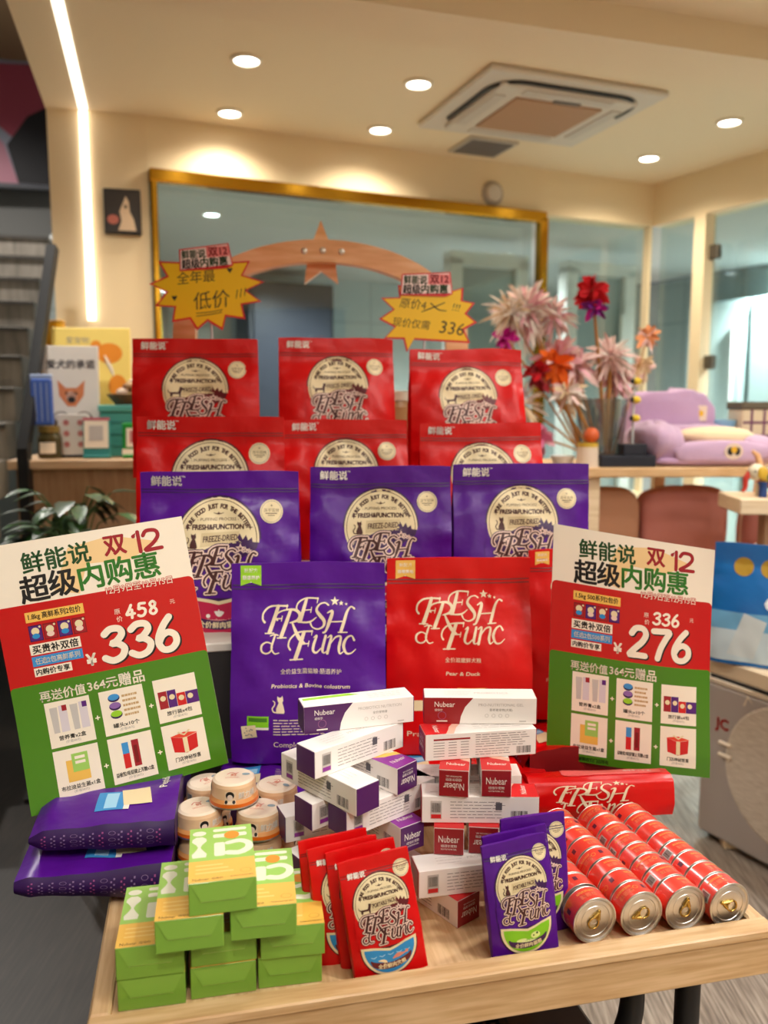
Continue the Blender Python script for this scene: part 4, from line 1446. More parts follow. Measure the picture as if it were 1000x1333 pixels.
for x, y, l, rz, lab in (
    (-.224, .890, 3, 12, 'green and amber probiotic box crowning the pyramid'),
    (-.262, .882, 2, 11, 'green probiotic box below the top one, on its left'),
    (-.180, .906, 2, 9, 'green probiotic box below the top one, on its right'),
    (-.312, .893, 1, 11, 'green probiotic box second from the bottom at the left end of the pyramid'),
    (-.230, .916, 1, 12, 'green probiotic box second from the bottom in the middle of the pyramid'),
    (-.149, .930, 1, 9, 'green probiotic box second from the bottom at the right end of the pyramid'),
    (-.312, .895, 0, 11, 'green probiotic box in the bottom layer at the left tray corner'),
    (-.231, .915, 0, 12, 'green probiotic box in the bottom layer, middle of the pyramid'),
    (-.153, .934, 0, 10, 'green probiotic box in the bottom layer at the right end, nearest the red sachets')):
    green_box(x, y, TZ + l * GH, rz, lab)

# ================================================================== peach tins
PEACH = mat('tin_peach', (240, 200, 158), .35, coat=.3)
PEACH2 = mat('tin_apricot', (232, 160, 96), .35, coat=.3)
TORA = mat('tin_orange', (226, 108, 24), .35, coat=.3)
PLID = mat('tin_white_top', (240, 222, 200), .35, coat=.3)
pm = None
TR, TH = .0365, .039


def peach_tin(x, y, z, rz, label):
    global pm
    if pm:
        return copy_thing(pm, (x, y, z), (0, 0, R(rz)), label)
    t = thing('peach_tin', label, 'tin', (x, y, z), R(rz), 'peach coloured tins in the stack')
    b = MB(); b.lathe([(0, .0005), (TR - .002, .0005), (TR + .0005, .002, SILVER), (TR, .004, SILVER)], 40, SILVER); b.build('base_rim', t)
    b = MB()
    b.lathe([(TR, .004), (TR - .0005, .009, TORA), (TR - .003, .0145, PEACH2), (TR - .0036, .024, PEACH), (TR - .0038, .031, PEACH), (TR - .0052, .0356, PEACH), (TR - .009, .038, PLID), (0, .0388, PLID)], 40, TORA)
    a = Art()
    a.poly([(-.012, .010), (.006, .010), (.007, .028), (-.011, .028)], mat('tin_pale_panel', (238, 208, 176), .4), 0)
    a.disc(-.003, .0225, .0068, .006, INK, 1, 16)
    a.disc(-.003, .0195, .0045, .0045, mat('tin_face', (242, 216, 200), .4), 2, 14)
    a.disc(-.009, .013, .0025, None, INK, 2, 8); a.disc(.003, .013, .0025, None, INK, 2, 8)
    a.text('鲜力罐', .026, .0215, .0105, WHITE, 0, bold=.03)
    a.rect(.019, .0145, .034, .0155, WHITE, 0)
    a.rect(-.066, .012, -.052, .028, GREYLT, 0); a.barcode(-.064, .013, -.054, .027, INK, 1)
    rad = lambda q: TR - .0036 + max(0, (.0145 - q)) * .55

    def wrap(p, q, l):
        th = -pi / 2 + p / TR
        r = rad(q) + l + .0005
        return (r * cos(th), r * sin(th), q)
    b.art(a, wrap, .004, .0002, .0002); b.build('tin_body', t)
    b = MB(); a = Art()
    a.stroke([(-.010, .004, .001), (-.004, .010, .001), (.002, .006, .001), (.006, .009, .001)], SCAR, 0)
    a.text('鲜', 0, .001, .010, mat('print_rust', (210, 110, 80), .5), 0)
    a.lines(-.012, .010, -.010, -.005, 2, .0006, mat('print_rust', (0, 0, 0)), 0)
    a.disc(.018, .004, .006, .004, mat('print_slate_blue', (140, 160, 170), .5), 0, 16)
    b.art(a, lambda p, q, l: (p, q, .0388 - .0008 * math.hypot(p, q) / .0275 + l), .004, .0002, .0003); b.build('top_print', t)
    pm = t
    return t


for x, y, l, rz, lab in (
    (-.226, 1.191, 3, 5, 'peach tin alone on top of the stack of peach tins'),
    (-.276, 1.176, 2, 30, 'peach tin just under the top one, front left'),
    (-.186, 1.171, 2, -4, 'peach tin just under the top one, front right'),
    (-.281, 1.258, 2, 50, 'peach tin just under the top one, back left'),
    (-.170, 1.250, 2, -40, 'peach tin just under the top one, back right beside the purple cartons'),
    (-.274, 1.178, 1, 10, 'shaded peach tin second layer down, front left behind the green boxes'),
    (-.187, 1.173, 1, -20, 'shaded peach tin second layer down, front right'),
    (-.279, 1.257, 1, 60, 'shaded peach tin second layer down, back left, hidden'),
    (-.171, 1.249, 1, 0, 'shaded peach tin second layer down, back right'),
    (-.275, 1.176, 0, 0, 'peach tin on the tray floor, front left of the stack, hidden by green boxes'),
    (-.187, 1.172, 0, 25, 'peach tin on the tray floor, front right of the stack, hidden by green boxes'),
    (-.280, 1.258, 0, 15, 'peach tin on the tray floor, back left of the stack, hidden'),
    (-.172, 1.250, 0, 80, 'peach tin on the tray floor, back right of the stack, hidden')):
    peach_tin(x, y, TZ + l * TH, rz, lab)

# ================================================================== rows of red tins lying on their sides
RT = mat('tin_red', (232, 66, 52), .30, coat=.6)
RT2 = mat('tin_dark_red', (196, 24, 22), .38, coat=.25)
CR, CT = .0318, .0300
RLBL = mat('tin_label_amber', (244, 130, 96), .35, coat=.5)


def red_tin_meshes(v):
    """tin along local -y (lid end) to +y; variant changes the label turn"""
    t = thing('red_tin', 'tin', 'tin', (0, 0, 0), 0, 'red tins lying in four rows')
    rot = Matrix.Rotation(R(90), 4, 'X')
    b = MB(); b.M = rot
    b.lathe([(CR - .0025, -CT / 2 + .0006), (CR - .0006, -CT / 2 + .0006, SILVER), (CR, -CT / 2 + .0012, SILVER), (CR - .0006, -CT / 2 + .0018, SILVER), (CR - .0005, CT / 2 - .0020, RT), (CR, CT / 2 - .0012, SILVER), (CR - .0004, CT / 2 - .0004, SILVER), (CR - .0022, CT / 2 - .0004, SILVER), (CR - .0026, CT / 2 - .0022, SILVER)], 36, SILVER)
    a = Art(); rnd = random.Random(v)
    c = 2 * pi * CR
    for k in range(3):
        x = k * c / 3
        a.text('鲜能说', x, 0.0035, .0085, RLBL, 0, bold=.02); a.lines(x - .014, x + .014, -.007, -.003, 2, .0008, YELLOW, 0, v + k)
    a.rect(.030, -.008, .044, .008, GREYLT, 0); a.barcode(.032, -.006, .042, .006, INK, 1, v)
    a.rect(-.040, -.005, -.034, .003, mat('tin_badge', (96, 30, 60), .45), 0)
    a.ring(-.050, .0, .003, .0036, YELLOW, 0, 12)

    def wrap(p, q, l):
        th = p / CR + R((12, 75, 140, 230)[v])
        r = CR - .0005 + l
        return ((r * sin(th)), -q, (r * cos(th)))
    b.M = Matrix()
    b.art(a, wrap, .005, .00015, .0003)
    b.build('tin_body', t)
    b = MB(); b.M = rot
    z0 = CT / 2 - .0022
    b.lathe([(CR - .0026, z0), (CR - .0036, z0 - .0006), (CR - .005, z0 + .0002), (CR - .009, z0 + .0002), (CR - .0096, z0 - .0005), (CR - .0125, z0 - .0005), (CR - .0131, z0), (.006, z0), (.0055, z0 - .0003), (0, z0 - .0003)], 36, SILVER)
    b.build('lid', t)
    b = MB(); b.M = rot @ Matrix.Rotation(R((40, 205, 80, 150)[v] - 90), 4, 'Z')
    n = 16
    b.tube([(.0075 * cos(2 * pi * k / n), -.004 + .0075 * sin(2 * pi * k / n), z0 + .0016) for k in range(n + 1)], .0012, 6, BRASS)
    b.tube([(-.004, .003, z0 + .0014), (0, .012, z0 + .0012)], [.0028, .0022], 8, BRASS); b.tube([(.004, .003, z0 + .0014), (0, .012, z0 + .0012)], [.0028, .0022], 8, BRASS)
    b.ball((0, .0125, z0 + .0012), (.003, .003, .001), BRASS, 10, 6)
    b.build('pull_tab', t)
    return t


protos = [red_tin_meshes(v) for v in range(4)]
used = [False] * 4
ORD = ('front', 'second', 'third', 'fourth', 'fifth', 'sixth', 'seventh', 'rearmost')
RN_ = ('left row, beside the purple sachets', 'second row from the left', 'third row from the left', 'right row, beside the tray edge')
for r, (x, y, ang) in enumerate(((.279, 1.022, 16.5), (.345, 1.036, 16), (.409, 1.049, 16), (.471, 1.056, 17))):
    for k in range(8):
        d = CT * .5 + k * (CT + .0006) + (0.004 if (r == 0 and k > 0) else 0)
        a = R(ang)
        p = Vector((x - sin(a) * d, y + cos(a) * d, TZ + CR))
        v = (r * 3 + k * 5 + (k * k) // 3) % 4
        if k == 0:
            v = r
        lab = '%s red tin lying on its side in the %s' % (ORD[k], RN_[r])
        rot = (0, R((k * 47 + r * 31) % 40 - 20), a)
        if not used[v]:
            used[v] = True
            o = protos[v]; o.location = p; o.rotation_euler = rot; o['label'] = lab
        else:
            copy_thing(protos[v], p, rot, lab)
# ================================================================== the two sale posters
DIG = {  # round brush numerals, box 1 wide 1.4 tall
    '3': [(.10, 1.18), (.35, 1.36), (.70, 1.32), (.80, 1.08), (.58, .82), (.38, .74), (.62, .70), (.86, .46), (.74, .14), (.38, .02), (.06, .18)],
    '6': [(.62, 1.42), (.36, 1.10), (.14, .66), (.12, .32), (.30, .05), (.62, .04), (.84, .28), (.80, .60), (.54, .76), (.28, .66), (.14, .42)],
    '2': [(.10, 1.08), (.28, 1.34), (.62, 1.36), (.80, 1.10), (.66, .74), (.36, .40), (.10, .08), (.20, .05), (.50, .06), (.86, .06)],
    '7': [(.08, 1.32), (.40, 1.34), (.86, 1.34), (.70, .98), (.50, .50), (.40, .02)],
    '4': [(.56, 1.38), (.34, .92), (.06, .46), (.30, .42), (.86, .44)],
    '5': [(.82, 1.34), (.50, 1.36), (.26, 1.34), (.20, 1.02), (.18, .80), (.46, .86), (.76, .72), (.82, .40), (.62, .08), (.30, .04), (.08, .16)],
    '8': [(.74, 1.16), (.48, 1.38), (.20, 1.16), (.34, .84), (.70, .58), (.80, .26), (.48, .02), (.16, .26), (.28, .58), (.62, .84), (.74, 1.16)],
}


def number(a, s, x, y, h, wd, m, layer, extra=0.0, step=1.08, shear=0.08):
    k = h / 1.4
    for i, ch in enumerate(s):
        P = [(x + (i * step + p[0] + shear * p[1]) * k, y + p[1] * k, wd) for p in DIG[ch]]
        a.stroke(P, m, layer, extra)
        if ch == '4':
            a.stroke([(x + (i * step + .62 + shear * .9) * k, y + .86 * k, wd), (x + (i * step + .58) * k, y + .02 * k, wd)], m, layer, extra, False)


PAPER = mat('poster_paper', (246, 234, 216), .32, coat=.2)
PRED = mat('poster_red', (196, 12, 18), .32, coat=.2)
PGRN = mat('poster_green', (70, 128, 24), .32, coat=.2)


def poster_art(price, old, pack, pick):
    a = Art()
    W, H = 1.0, 1.40
    Y = lambda v: H * (1 - v)
    a.rect(0, 0, W, H, PAPER, 0)
    a.rrect(0, Y(.60), W, Y(.232), .03, PRED, 1, 'ab')
    a.rrect(0, 0, W, Y(.53), .02, PGRN, 2, 'ab')
    # peach brush marks behind the title
    a.poly([(.30, Y(.20)), (.40, Y(.05)), (.62, Y(.03)), (.86, Y(.08)), (.70, Y(.13)), (.48, Y(.12)), (.42, Y(.225))], mat('poster_peach', (242, 206, 150), .4), 1)
    a.text('鲜能说', .335, Y(.078), .118, DKGREEN, 3, bold=.022, rot=2)
    a.text('双', .635, Y(.068), .118, CRIMSON, 3, bold=.03)
    for x0, P in ((.715, [(.02, .085), (.045, .105), (.045, .0)]), (.785, [(0, .082), (.02, .104), (.065, .10), (.075, .07), (.045, .035), (.0, .004), (.04, .003), (.085, .004)])):
        a.stroke([(x0 + p[0], Y(.108) + p[1], .020) for p in P], CRIMSON, 3, smooth=len(P) > 3)
    for i, ch in enumerate('超级内购惠'):
        a.text(ch, .205 + i * .142, Y((.178, .172, .166, .163, .163)[i]), .148, INK if i < 2 else mat('poster_title_green', (48, 120, 40), .4), 3, bold=.024, rot=1.5)
    a.text('12月9日至12月15日', .72, Y(.234), .046, PRED, 3, bold=.07, width=.34); a.text('12月9日至12月15日', .72, Y(.234), .046, PAPER, 4, width=.34)
    # pack shots
    a.rect(.135, Y(.300), .425, Y(.262), YELLOW, 3); a.text(pack, .28, Y(.281), .036, INK, 4, width=.26, bold=.02)
    for i in range(4):
        x = .140 + i * .072
        c = (PURPLE, CRIMSON)[(i + (price == '276')) % 2]
        a.rect(x, Y(.372), x + .066, Y(.312), DKPUR if c is PURPLE else DKRED, 3); a.rect(x + .004, Y(.369), x + .062, Y(.316), c, 4)
        a.disc(x + .032, Y(.335), .020, None, CREAM, 5, 14); a.disc(x + .032, Y(.353), .019, .014, (SKYB, PINKCREAM)[i % 2], 6, 14); a.disc(x + .056, Y(.32), .006, None, CREAM, 5, 8)
    a.rect(.130, Y(.422), .380, Y(.382), PAPER, 3); a.text('买贵补双倍', .255, Y(.402), .046, INK, 4, bold=.03)
    a.rect(.130, Y(.465), .380, Y(.428), BLUE, 3); a.text(pick, .255, Y(.4465), .034, PAPER, 4, width=.22, bold=.02)
    a.rect(.130, Y(.503), .315, Y(.471), PAPER, 3); a.text('内购价专享', .222, Y(.487), .034, INK, 4, bold=.03)
    a.text('原', .585, Y(.318), .032, PAPER, 3); a.text('价', .590, Y(.347), .032, PAPER, 3); a.text('元', .87, Y(.318), .028, PAPER, 3)
    number(a, old, .625, Y(.352), .070, .0145, PAPER, 3, step=1.15)
    number(a, price, .482, Y(.500) - .006, .175, .036, INK, 3, .004)
    number(a, price, .475, Y(.500), .175, .036, PAPER, 4)
    a.text('¥', .415, Y(.478), .085, PAPER, 4, bold=.04)
    a.text('再送价值', .245, Y(.580), .060, PAPER, 3, bold=.02, width=.225); a.text('364元', .445, Y(.578), .062, PAPER, 3, bold=.02, width=.150); a.text('赠品', .592, Y(.576), .074, PAPER, 3, bold=.02, width=.128)
    # gift cards
    caps = ('营养膏x2盒', '罐头x10个', '旅行装x4包', '布拉迪益生菌x1盒', '益敏粒/吸貂键止泻糖x2盒', '门店神秘惊喜')
    WH = mat('gift_card', (244, 232, 214), .3, coat=.35)
    for i in range(6):
        x0 = (.145, .415, .690)[i % 3]
        y1, y0 = (Y(.607), Y(.778)) if i < 3 else (Y(.79), Y(.965))
        w = .222
        a.rect(x0, y0, x0 + w, y1, WH, 3)
        cx = x0 + w / 2
        a.text(caps[i], cx, y0 + .046, .026, INK, 4, width=min(.19, .022 * len(caps[i])), bold=.02); a.text('(价值58元)', cx, y0 + .021, .016, GREY, 4)
        if i == 0:
            for q in (0, .1):
                a.poly([(cx - .09 + q, y1 - .03), (cx - .052 + q, y1 - .03), (cx - .056 + q, y0 + .075), (cx - .084 + q, y0 + .075)], GREYLT, 4)
                a.rect(cx - .046 + q, y0 + .075, cx - .006 + q, y1 - .025, mat('card_lilac', (216, 206, 214), .4), 4); a.rect(cx - .030 + q, y1 - .055, cx - .006 + q, y1 - .025, CRIMSON if q == 0 else PURPLE, 5)
        elif i == 1:
            for q, c in enumerate((BLUE, mat('card_violet', (140, 100, 170), .4), LIME)):
                a.disc(cx - .04, y1 - .045 - q * .045, .030, .022, DKPUR, 4 + q, 16); a.disc(cx - .04, y1 - .040 - q * .045, .028, .017, c, 5 + q, 16)
            a.lines(cx - .0, cx + .085, y0 + .08, y1 - .03, 5, .012, mat('card_tan', (196, 160, 110), .4), 4, 6)
        elif i == 2:
            for q, c in enumerate((CRIMSON, PURPLE, SCAR, PURPLE)):
                h = .095 if q < 2 else .07
                a.rect(cx - .095 + q * .047, y0 + .075, cx - .05 + q * .047 + (.02 if q == 3 else 0), y0 + .075 + h, c, 4 + q); a.disc(cx - .072 + q * .047, y0 + .075 + h * .6, .015, None, CREAM, 8, 12)
        elif i == 3:
            a.rect(cx - .055, y0 + .072, cx - .02, y1 - .06, OG, 4); a.rect(cx - .025, y0 + .072, cx + .055, y1 - .03, LG, 5); a.rect(cx - .025, y0 + .072, cx + .055, y0 + .12, OG, 6); a.rect(cx - .010, y1 - .06, cx + .04, y1 - .045, PAPER, 6); a.rect(cx - .010, y1 - .085, cx + .04, y1 - .07, PAPER, 6)
        elif i == 4:
            a.rect(cx - .045, y0 + .072, cx - .012, y1 - .035, SCAR, 4); a.rect(cx - .045, y1 - .095, cx - .012, y1 - .035, BLUE, 5); a.rect(cx + .004, y0 + .072, cx + .040, y1 - .03, CRIMSON, 4); a.rect(cx + .012, y0 + .09, cx + .030, y1 - .06, DKRED, 5)
        else:
            a.poly([(cx - .065, y0 + .09), (cx, y0 + .072), (cx + .06, y0 + .09), (cx + .065, y1 - .075), (cx, y1 - .09), (cx - .07, y1 - .07)], SCAR, 4)
            a.poly([(cx - .075, y1 - .068), (cx, y1 - .088), (cx + .07, y1 - .072), (cx, y1 - .055)], mat('gift_light_red', (226, 70, 50), .4), 5)
            a.poly([(cx - .012, y0 + .075), (cx + .012, y0 + .076), (cx + .012, y1 - .085), (cx - .012, y1 - .085)], CREAM, 6); a.stroke([(cx, y1 - .072, .006), (cx - .03, y1 - .05, .010), (cx, y1 - .068, .006), (cx + .03, y1 - .048, .010), (cx, y1 - .072, .006)], CREAM, 6)
    for i in (0, 1):
        for v in (.70, .885):
            x = (.391, .664)[i]
            a.rect(x - .012, Y(v) - .003, x + .012, Y(v) + .003, PAPER, 3); a.rect(x - .003, Y(v) - .012, x + .003, Y(v) + .012, PAPER, 4)
    a.text('*最终解释权归门店所有', .26, Y(.985), .028, mat('poster_dark_green', (20, 56, 16), .4), 3, width=.24, bold=.03)
    return a


def poster(label, art, TL, TRc, BR, BL, curl, stem):
    TL, TRc, BR, BL = (Vector(p) for p in (TL, TRc, BR, BL))
    n = (TRc - TL).cross(BL - TL).normalized()
    if n.y > 0:
        n = -n
    t = thing('sale_poster', label, 'poster', BL, 0, 'sale posters at the two sides of the display')

    def fn(x, y, l):
        u, v = x, 1 - y / 1.40
        p = TL.lerp(TRc, u).lerp(BL.lerp(BR, u), v)
        return p + n * (curl(u, v) + l) - BL
    b = MB(); b.art(art, fn, .035, .00012, .0004); b.build('poster_print', t)
    b = MB(); b.grid(lambda u, v: fn(u, 1.4 * v, -.0022), 40, 40, mat('poster_back', (226, 220, 210), .6), flip=True); b.build('backing_sheet', t)
    b = MB()
    x, y, z0 = stem
    q = TL.lerp(TRc, .5).lerp(BL.lerp(BR, .5), .55) - n * .012
    b.tube([(x - BL.x, y - BL.y, z0 - BL.z), (q.x - BL.x, q.y - BL.y, q.z - BL.z)], .004, 8, mat('clear_acrylic', (200, 204, 206), .2))
    b.lathe([(0, 0), (.03, 0), (.03, .004), (0, .004)], 20, mat('clear_acrylic', (0, 0, 0)))
    k = 20 * 2
    for i in range(len(b.v) - 3 * 40, len(b.v)):
        b.v[i] = b.v[i] + Vector((x - BL.x, y - BL.y, z0 - BL.z))
    b.build('clip_stand', t)
    return t


poster('tilted paper sale poster with the big price 336, left of the bags', poster_art('336', '458', '1.8kg 高鲜系列2包价', '任选2包高鲜系列'),
       (-.588, 1.21, 1.244), (-.312, 1.27, 1.283), (-.249, 1.27, .885), (-.519, 1.16, .852), lambda u, v: .006 * sin(pi * u) + .004 * sin(2.2 * pi * v) * (1 - u), (-.38, 1.33, .888))
poster('paper sale poster with the big price 276, right of the bags', poster_art('276', '336', '1.5kg 500系列2包价', '任选2包500系列'),
       (.299, 1.45, 1.246), (.573, 1.42, 1.204), (.584, 1.42, .790), (.296, 1.45, .818), lambda u, v: .008 * sin(pi * u) - .016 * max(0, u - .6) ** 2 / .16 * sin(pi * min(1, v * 1.1)), (.42, 1.50, .84))

# ================================================================== yellow burst tags
BURST = mat('tag_yellow', (246, 200, 14), .35, coat=.2)
BRED = mat('tag_red_edge', (214, 30, 40), .35)
MARK = mat('marker_ink', (58, 52, 30), .6)


def burst_tag(label, loc, rz, ry, pts, writing, base_z):
    t = thing('price_tag', label, 'price tag', loc, rz, 'yellow burst price tags', 0, ry)
    b = MB(); b.ext(pts, -.0012, .0012, BRED)
    a = Art(); a.poly([(x * .94, y * .93) for x, y in pts], BURST, 0)
    for kind, *q in writing:
        if kind == 't':
            a.text(q[0], q[1], q[2], q[3], MARK, 1, shear=.12, rot=q[4] if len(q) > 4 else 0)
        elif kind == 's':
            a.stroke(q[0], MARK, 1)
        else:
            x, y, r = q
            a.poly([(x - r, y + .5 * r), (x - .5 * r, y + .9 * r), (x, y + .5 * r), (x + .5 * r, y + .9 * r), (x + r, y + .5 * r), (x, y - r)], INK, 1)
    b.art(a, lambda x, y, l: (x, -.0012 - l, y), 0, .0003, .0004); b.build('burst_card', t)
    b = MB()
    b.M = Matrix.Translation((-.005, -.0035, .056)) @ Matrix.Rotation(R(-3), 4, 'Y')
    b.ext([(-.064, -.012), (-.060, .040), (.062, .046), (.068, -.008), (.05, -.014)], -.001, .001, BRED)
    a = Art(); a.poly([(-.061, -.009), (-.057, .037), (.059, .043), (.065, -.006)], mat('tag_pale_pink', (246, 220, 214), .4), 0)
    a.text('鲜能说', -.026, .026, .023, DKGREEN, 1, bold=.025, width=.058); a.rect(.006, .015, .061, .040, mat('tag_rose', (240, 130, 130), .4), 1); a.text('双12', .034, .028, .024, CRIMSON, 2, bold=.03, width=.046)
    a.text('超级', -.035, .003, .024, INK, 1, bold=.03, width=.044); a.text('内购惠', .022, .004, .024, DKGREEN, 1, bold=.03, width=.066)
    b.art(a, lambda x, y, l: (x, -.001 - l, y), 0, .0003, .0004); b.build('sale_banner', t)
    b = MB(); b.tube([(0, .004, .02), (0, .006, base_z - loc[2])], .003, 6, mat('clear_acrylic', (200, 204, 206)))
    b.box((0, .006, base_z - loc[2] + .004), (.05, .03, .008), mat('clear_acrylic', (0, 0, 0)))
    b.build('tag_stem', t)
    return t


burst_tag('yellow burst tag with a hand written low price slogan, above the left red bag', (-.436, 2.125, 1.745), R(4), R(-2),
          [(-.050, .062), (-.018, .050), (.030, .052), (.052, .087), (.056, .060), (.105, .062), (.085, .028), (.138, .010), (.092, -.010), (.128, -.038), (.080, -.044), (.086, -.080), (.038, -.072), (.028, -.106), (-.008, -.082), (-.036, -.104), (-.052, -.076), (-.096, -.082), (-.088, -.046), (-.135, -.042), (-.105, -.008), (-.146, .012), (-.102, .030), (-.120, .066)],
          [('t', '全年最', -.030, .026, .032, 4), ('t', '低价', .005, -.030, .046, 4), ('s', [(.070, -.008, .002), (.066, -.028, .002)]), ('s', [(.080, -.006, .002), (.076, -.026, .002)]), ('s', [(.090, -.004, .002), (.087, -.022, .002)]),
           ('s', [(-.034, -.062, .002), (.0, -.060, .002), (.03, -.055, .002)]), ('s', [(-.034, -.069, .002), (.0, -.066, .002), (.028, -.061, .002)]), ('h', .054, .040, .007), ('h', -.086, -.024, .007)], 1.285)
burst_tag('yellow burst tag with 336 hand written in marker, above the right red bag', (.106, 2.135, 1.682), R(4), R(3),
          [(-.075, .066), (-.03, .058), (.05, .056), (.090, .070), (.090, .038), (.122, .034), (.102, .006), (.130, -.014), (.098, -.034), (.116, -.066), (.060, -.066), (.02, -.066), (-.028, -.066), (-.044, -.098), (-.054, -.066), (-.104, -.068), (-.078, -.038), (-.118, -.020), (-.084, .006), (-.116, .032), (-.070, .036)],
          [('t', '原价4', -.034, .022, .027, -3), ('s', [(-.012, .004, .002), (.02, .018, .003), (.045, .030, .002)]), ('s', [(.010, .026, .003), (.030, .012, .003), (.05, .010, .002)]), ('t', '!!!', .075, .020, .026, -6), ('t', '现价仅需', -.036, -.026, .024, -3), ('t', '336', .068, -.032, .044, -4)], 1.285)

# ================================================================== wooden arch with a star
t = thing('wooden_arch', 'wooden arch with a carved star, standing behind the rear red bags', 'arch', (-.178, 2.42, 0), R(3))
ARCHZ, AR_, AH = 1.655, .385, .225
b = MB()
n = 40
outer, inner = [], []
for k in range(n + 1):
    th = pi * (1.0 - k / n)
    outer.append((( AR_ + .031) * cos(th), ARCHZ + (AH + .034) * sin(th)))
    inner.append(((AR_ - .031) * cos(th), ARCHZ + (AH - .027) * sin(th)))
ol = [(-AR_ - .05, 1.32)] + outer + [(AR_ + .05, 1.32)]
il = [(-AR_ + .018, 1.32)] + inner + [(AR_ - .018, 1.32)]
for q in range(len(ol) - 1):
    a0, a1, c0, c1 = ol[q], ol[q + 1], il[q], il[q + 1]
    y0, y1 = -.022, .022
    v = [(a0[0], y0, a0[1]), (a1[0], y0, a1[1]), (c1[0], y0, c1[1]), (c0[0], y0, c0[1]), (a0[0], y1, a0[1]), (a1[0], y1, a1[1]), (c1[0], y1, c1[1]), (c0[0], y1, c0[1])]
    b.add(v, [(0, 3, 2, 1), (4, 5, 6, 7)], BEECH)
    b.add(v, [(0, 1, 5, 4), (3, 7, 6, 2)], BEECH, True)
b.build('arch_beam', t)
for x in (-AR_ - .016, AR_ + .016):
    b = MB(); b.box((x, 0, .66), (.066, .044, 1.32), BEECH, .004); b.build('post', t)
b = MB(); b.box((0, 0, .02), (.95, .30, .04), BEECH, .006); b.build('base_board', t)
b = MB()
st = [(((.082 if k % 2 == 0 else .042) * cos(R(90 + 36 * k))), ARCHZ + AH - .002 + (.097 if k % 2 == 0 else .043) * sin(R(90 + 36 * k))) for k in range(10)]
b.ext(st, .024, .050, BEECH); b.build('star', t)
for x in (-.046, .006, .058):
    z = ARCHZ + AH * math.sqrt(1 - (x / AR_) ** 2) + .004
    b = MB(); b.lathe([(0, .004), (.004, .004), (.007, .003), (.009, 0)], 14, SILVER)
    o = b.build('bolt', t, (x, -.022, z), (R(90), 0, 0))
# ================================================================== left: reception counter with its things
CT_ = R(14)
CP = Vector((-1.32, 2.98, 0))
TANW = mix_mat('tan_laminate', (176, 140, 106), (196, 160, 124), 6, (8, 8, 1), .5)
t = thing('reception_counter', 'tan wood reception counter behind the plant at the left', 'counter', CP, R(8))
b = MB(); b.box((.75, .25, .615), (1.5, .50, 1.23), TANW); b.build('front_panel', t)
b = MB(); b.box((.75, .24, 1.245), (1.54, .56, .035), mix_mat('counter_top_wood', (190, 154, 118), (212, 178, 140), 6, (1, 8, 8), .45), .004); b.build('counter_top', t)
cc, cs = cos(R(8)), sin(R(8))


def ctr(x, y, z=1.2625):
    return Vector((CP.x + x * cc - y * cs, CP.y + x * cs + y * cc, z))


# glass jar with blue packets
t = thing('storage_jar', 'dark jar with a white label at the left end of the counter', 'jar', ctr(.105, .06), R(8))
b = MB(); b.lathe([(0, 0), (.040, 0), (.042, .01), (.042, .075), (.034, .092), (.034, .10), (.036, .10)], 24, mat('dark_jar_glass', (70, 62, 34), .2)); b.build('body', t)
b = MB(); b.lathe([(.037, .095), (.038, .118), (0, .120)], 24, mat('jar_lid_gold', (150, 128, 70), .35, .6)); b.build('lid', t)
b = MB(); b.grid(lambda u, v: (.0425 * sin((u - .5) * 1.4), -.0425 * cos((u - .5) * 1.4), .02 + .04 * v), 10, 1, PAPER)
b.build('label', t)
b = MB()
t = thing('packet', 'tall blue packet standing on the dark jar', 'packet', ctr(.085, .065, 1.3825), R(8))
b.box((0, 0, .085), (.075, .022, .17), mat('blue_packet', (70, 104, 190), .35), .006); b.build('body', t)
b = MB(); b.box((0, 0, .175), (.078, .012, .02), mat('packet_pale', (150, 170, 210), .35), .003)
for k in (-1, 0, 1):
    b.box((k * .02, -.0116, .085), (.004, .001, .14), mat('packet_pale', (0, 0, 0)))
b.build('top_seal', t)
# display cards
t = thing('yellow_card', 'large yellow display board with orange paw shapes at the rear of the counter', 'display board', ctr(.21, .30), R(8), rx=R(-6))
b = MB(); b.box((0, 0, .25), (.30, .012, .50), mat('card_pale_yellow', (238, 214, 120), .4), .003); a = Art(); CO = mat('card_orange', (226, 140, 40), .4)
a.disc(.07, .40, .05, .04, CO, 0); a.disc(.10, .27, .035, .045, CO, 0); a.disc(.09, .14, .03, .04, mat('card_deep_orange', (206, 100, 50), .4), 0); a.disc(.02, .43, .02, .02, CO, 0); a.text('爱宠物', -.05, .45, .03, GREY, 0)
b.art(a, lambda x, y, l: (x, -.0062 - l, y), 0, .0004, .0004); b.build('board', t)
b = MB(); b.tube([(0, .006, .35), (0, .10, 0.012)], .006, 6, BLACK); b.build('back_strut', t)
t = thing('mustard_box', 'mustard yellow box standing behind the black stair rail', 'box', ctr(.055, .40), R(8))
b = MB(); b.box((0, 0, .26), (.085, .06, .52), mat('mustard_card', (206, 152, 20), .45), .004); b.build('body', t)
b = MB(); b.box((0, 0, .523), (.088, .063, .012), mat('mustard_lid', (190, 138, 18), .45), .003); b.build('lid', t)
t = thing('acrylic_stand', 'white acrylic card stand with a printed dog face in front of the yellow board', 'card stand', ctr(.155, .20), R(8), rx=R(-5))
b = MB(); b.box((0, 0, .215), (.205, .010, .41), mat('card_white', (222, 218, 214), .25, coat=.3), .002); b.box((0, .02, .006), (.21, .08, .012), mat('card_white', (0, 0, 0)), .002); b.build('panel', t)
b = MB(); a = Art(); FX = mat('card_fox', (206, 126, 84), .4)
a.text('爱犬的承诺', 0, .35, .036, mat('print_slate', (90, 88, 96)), 0, bold=.03)
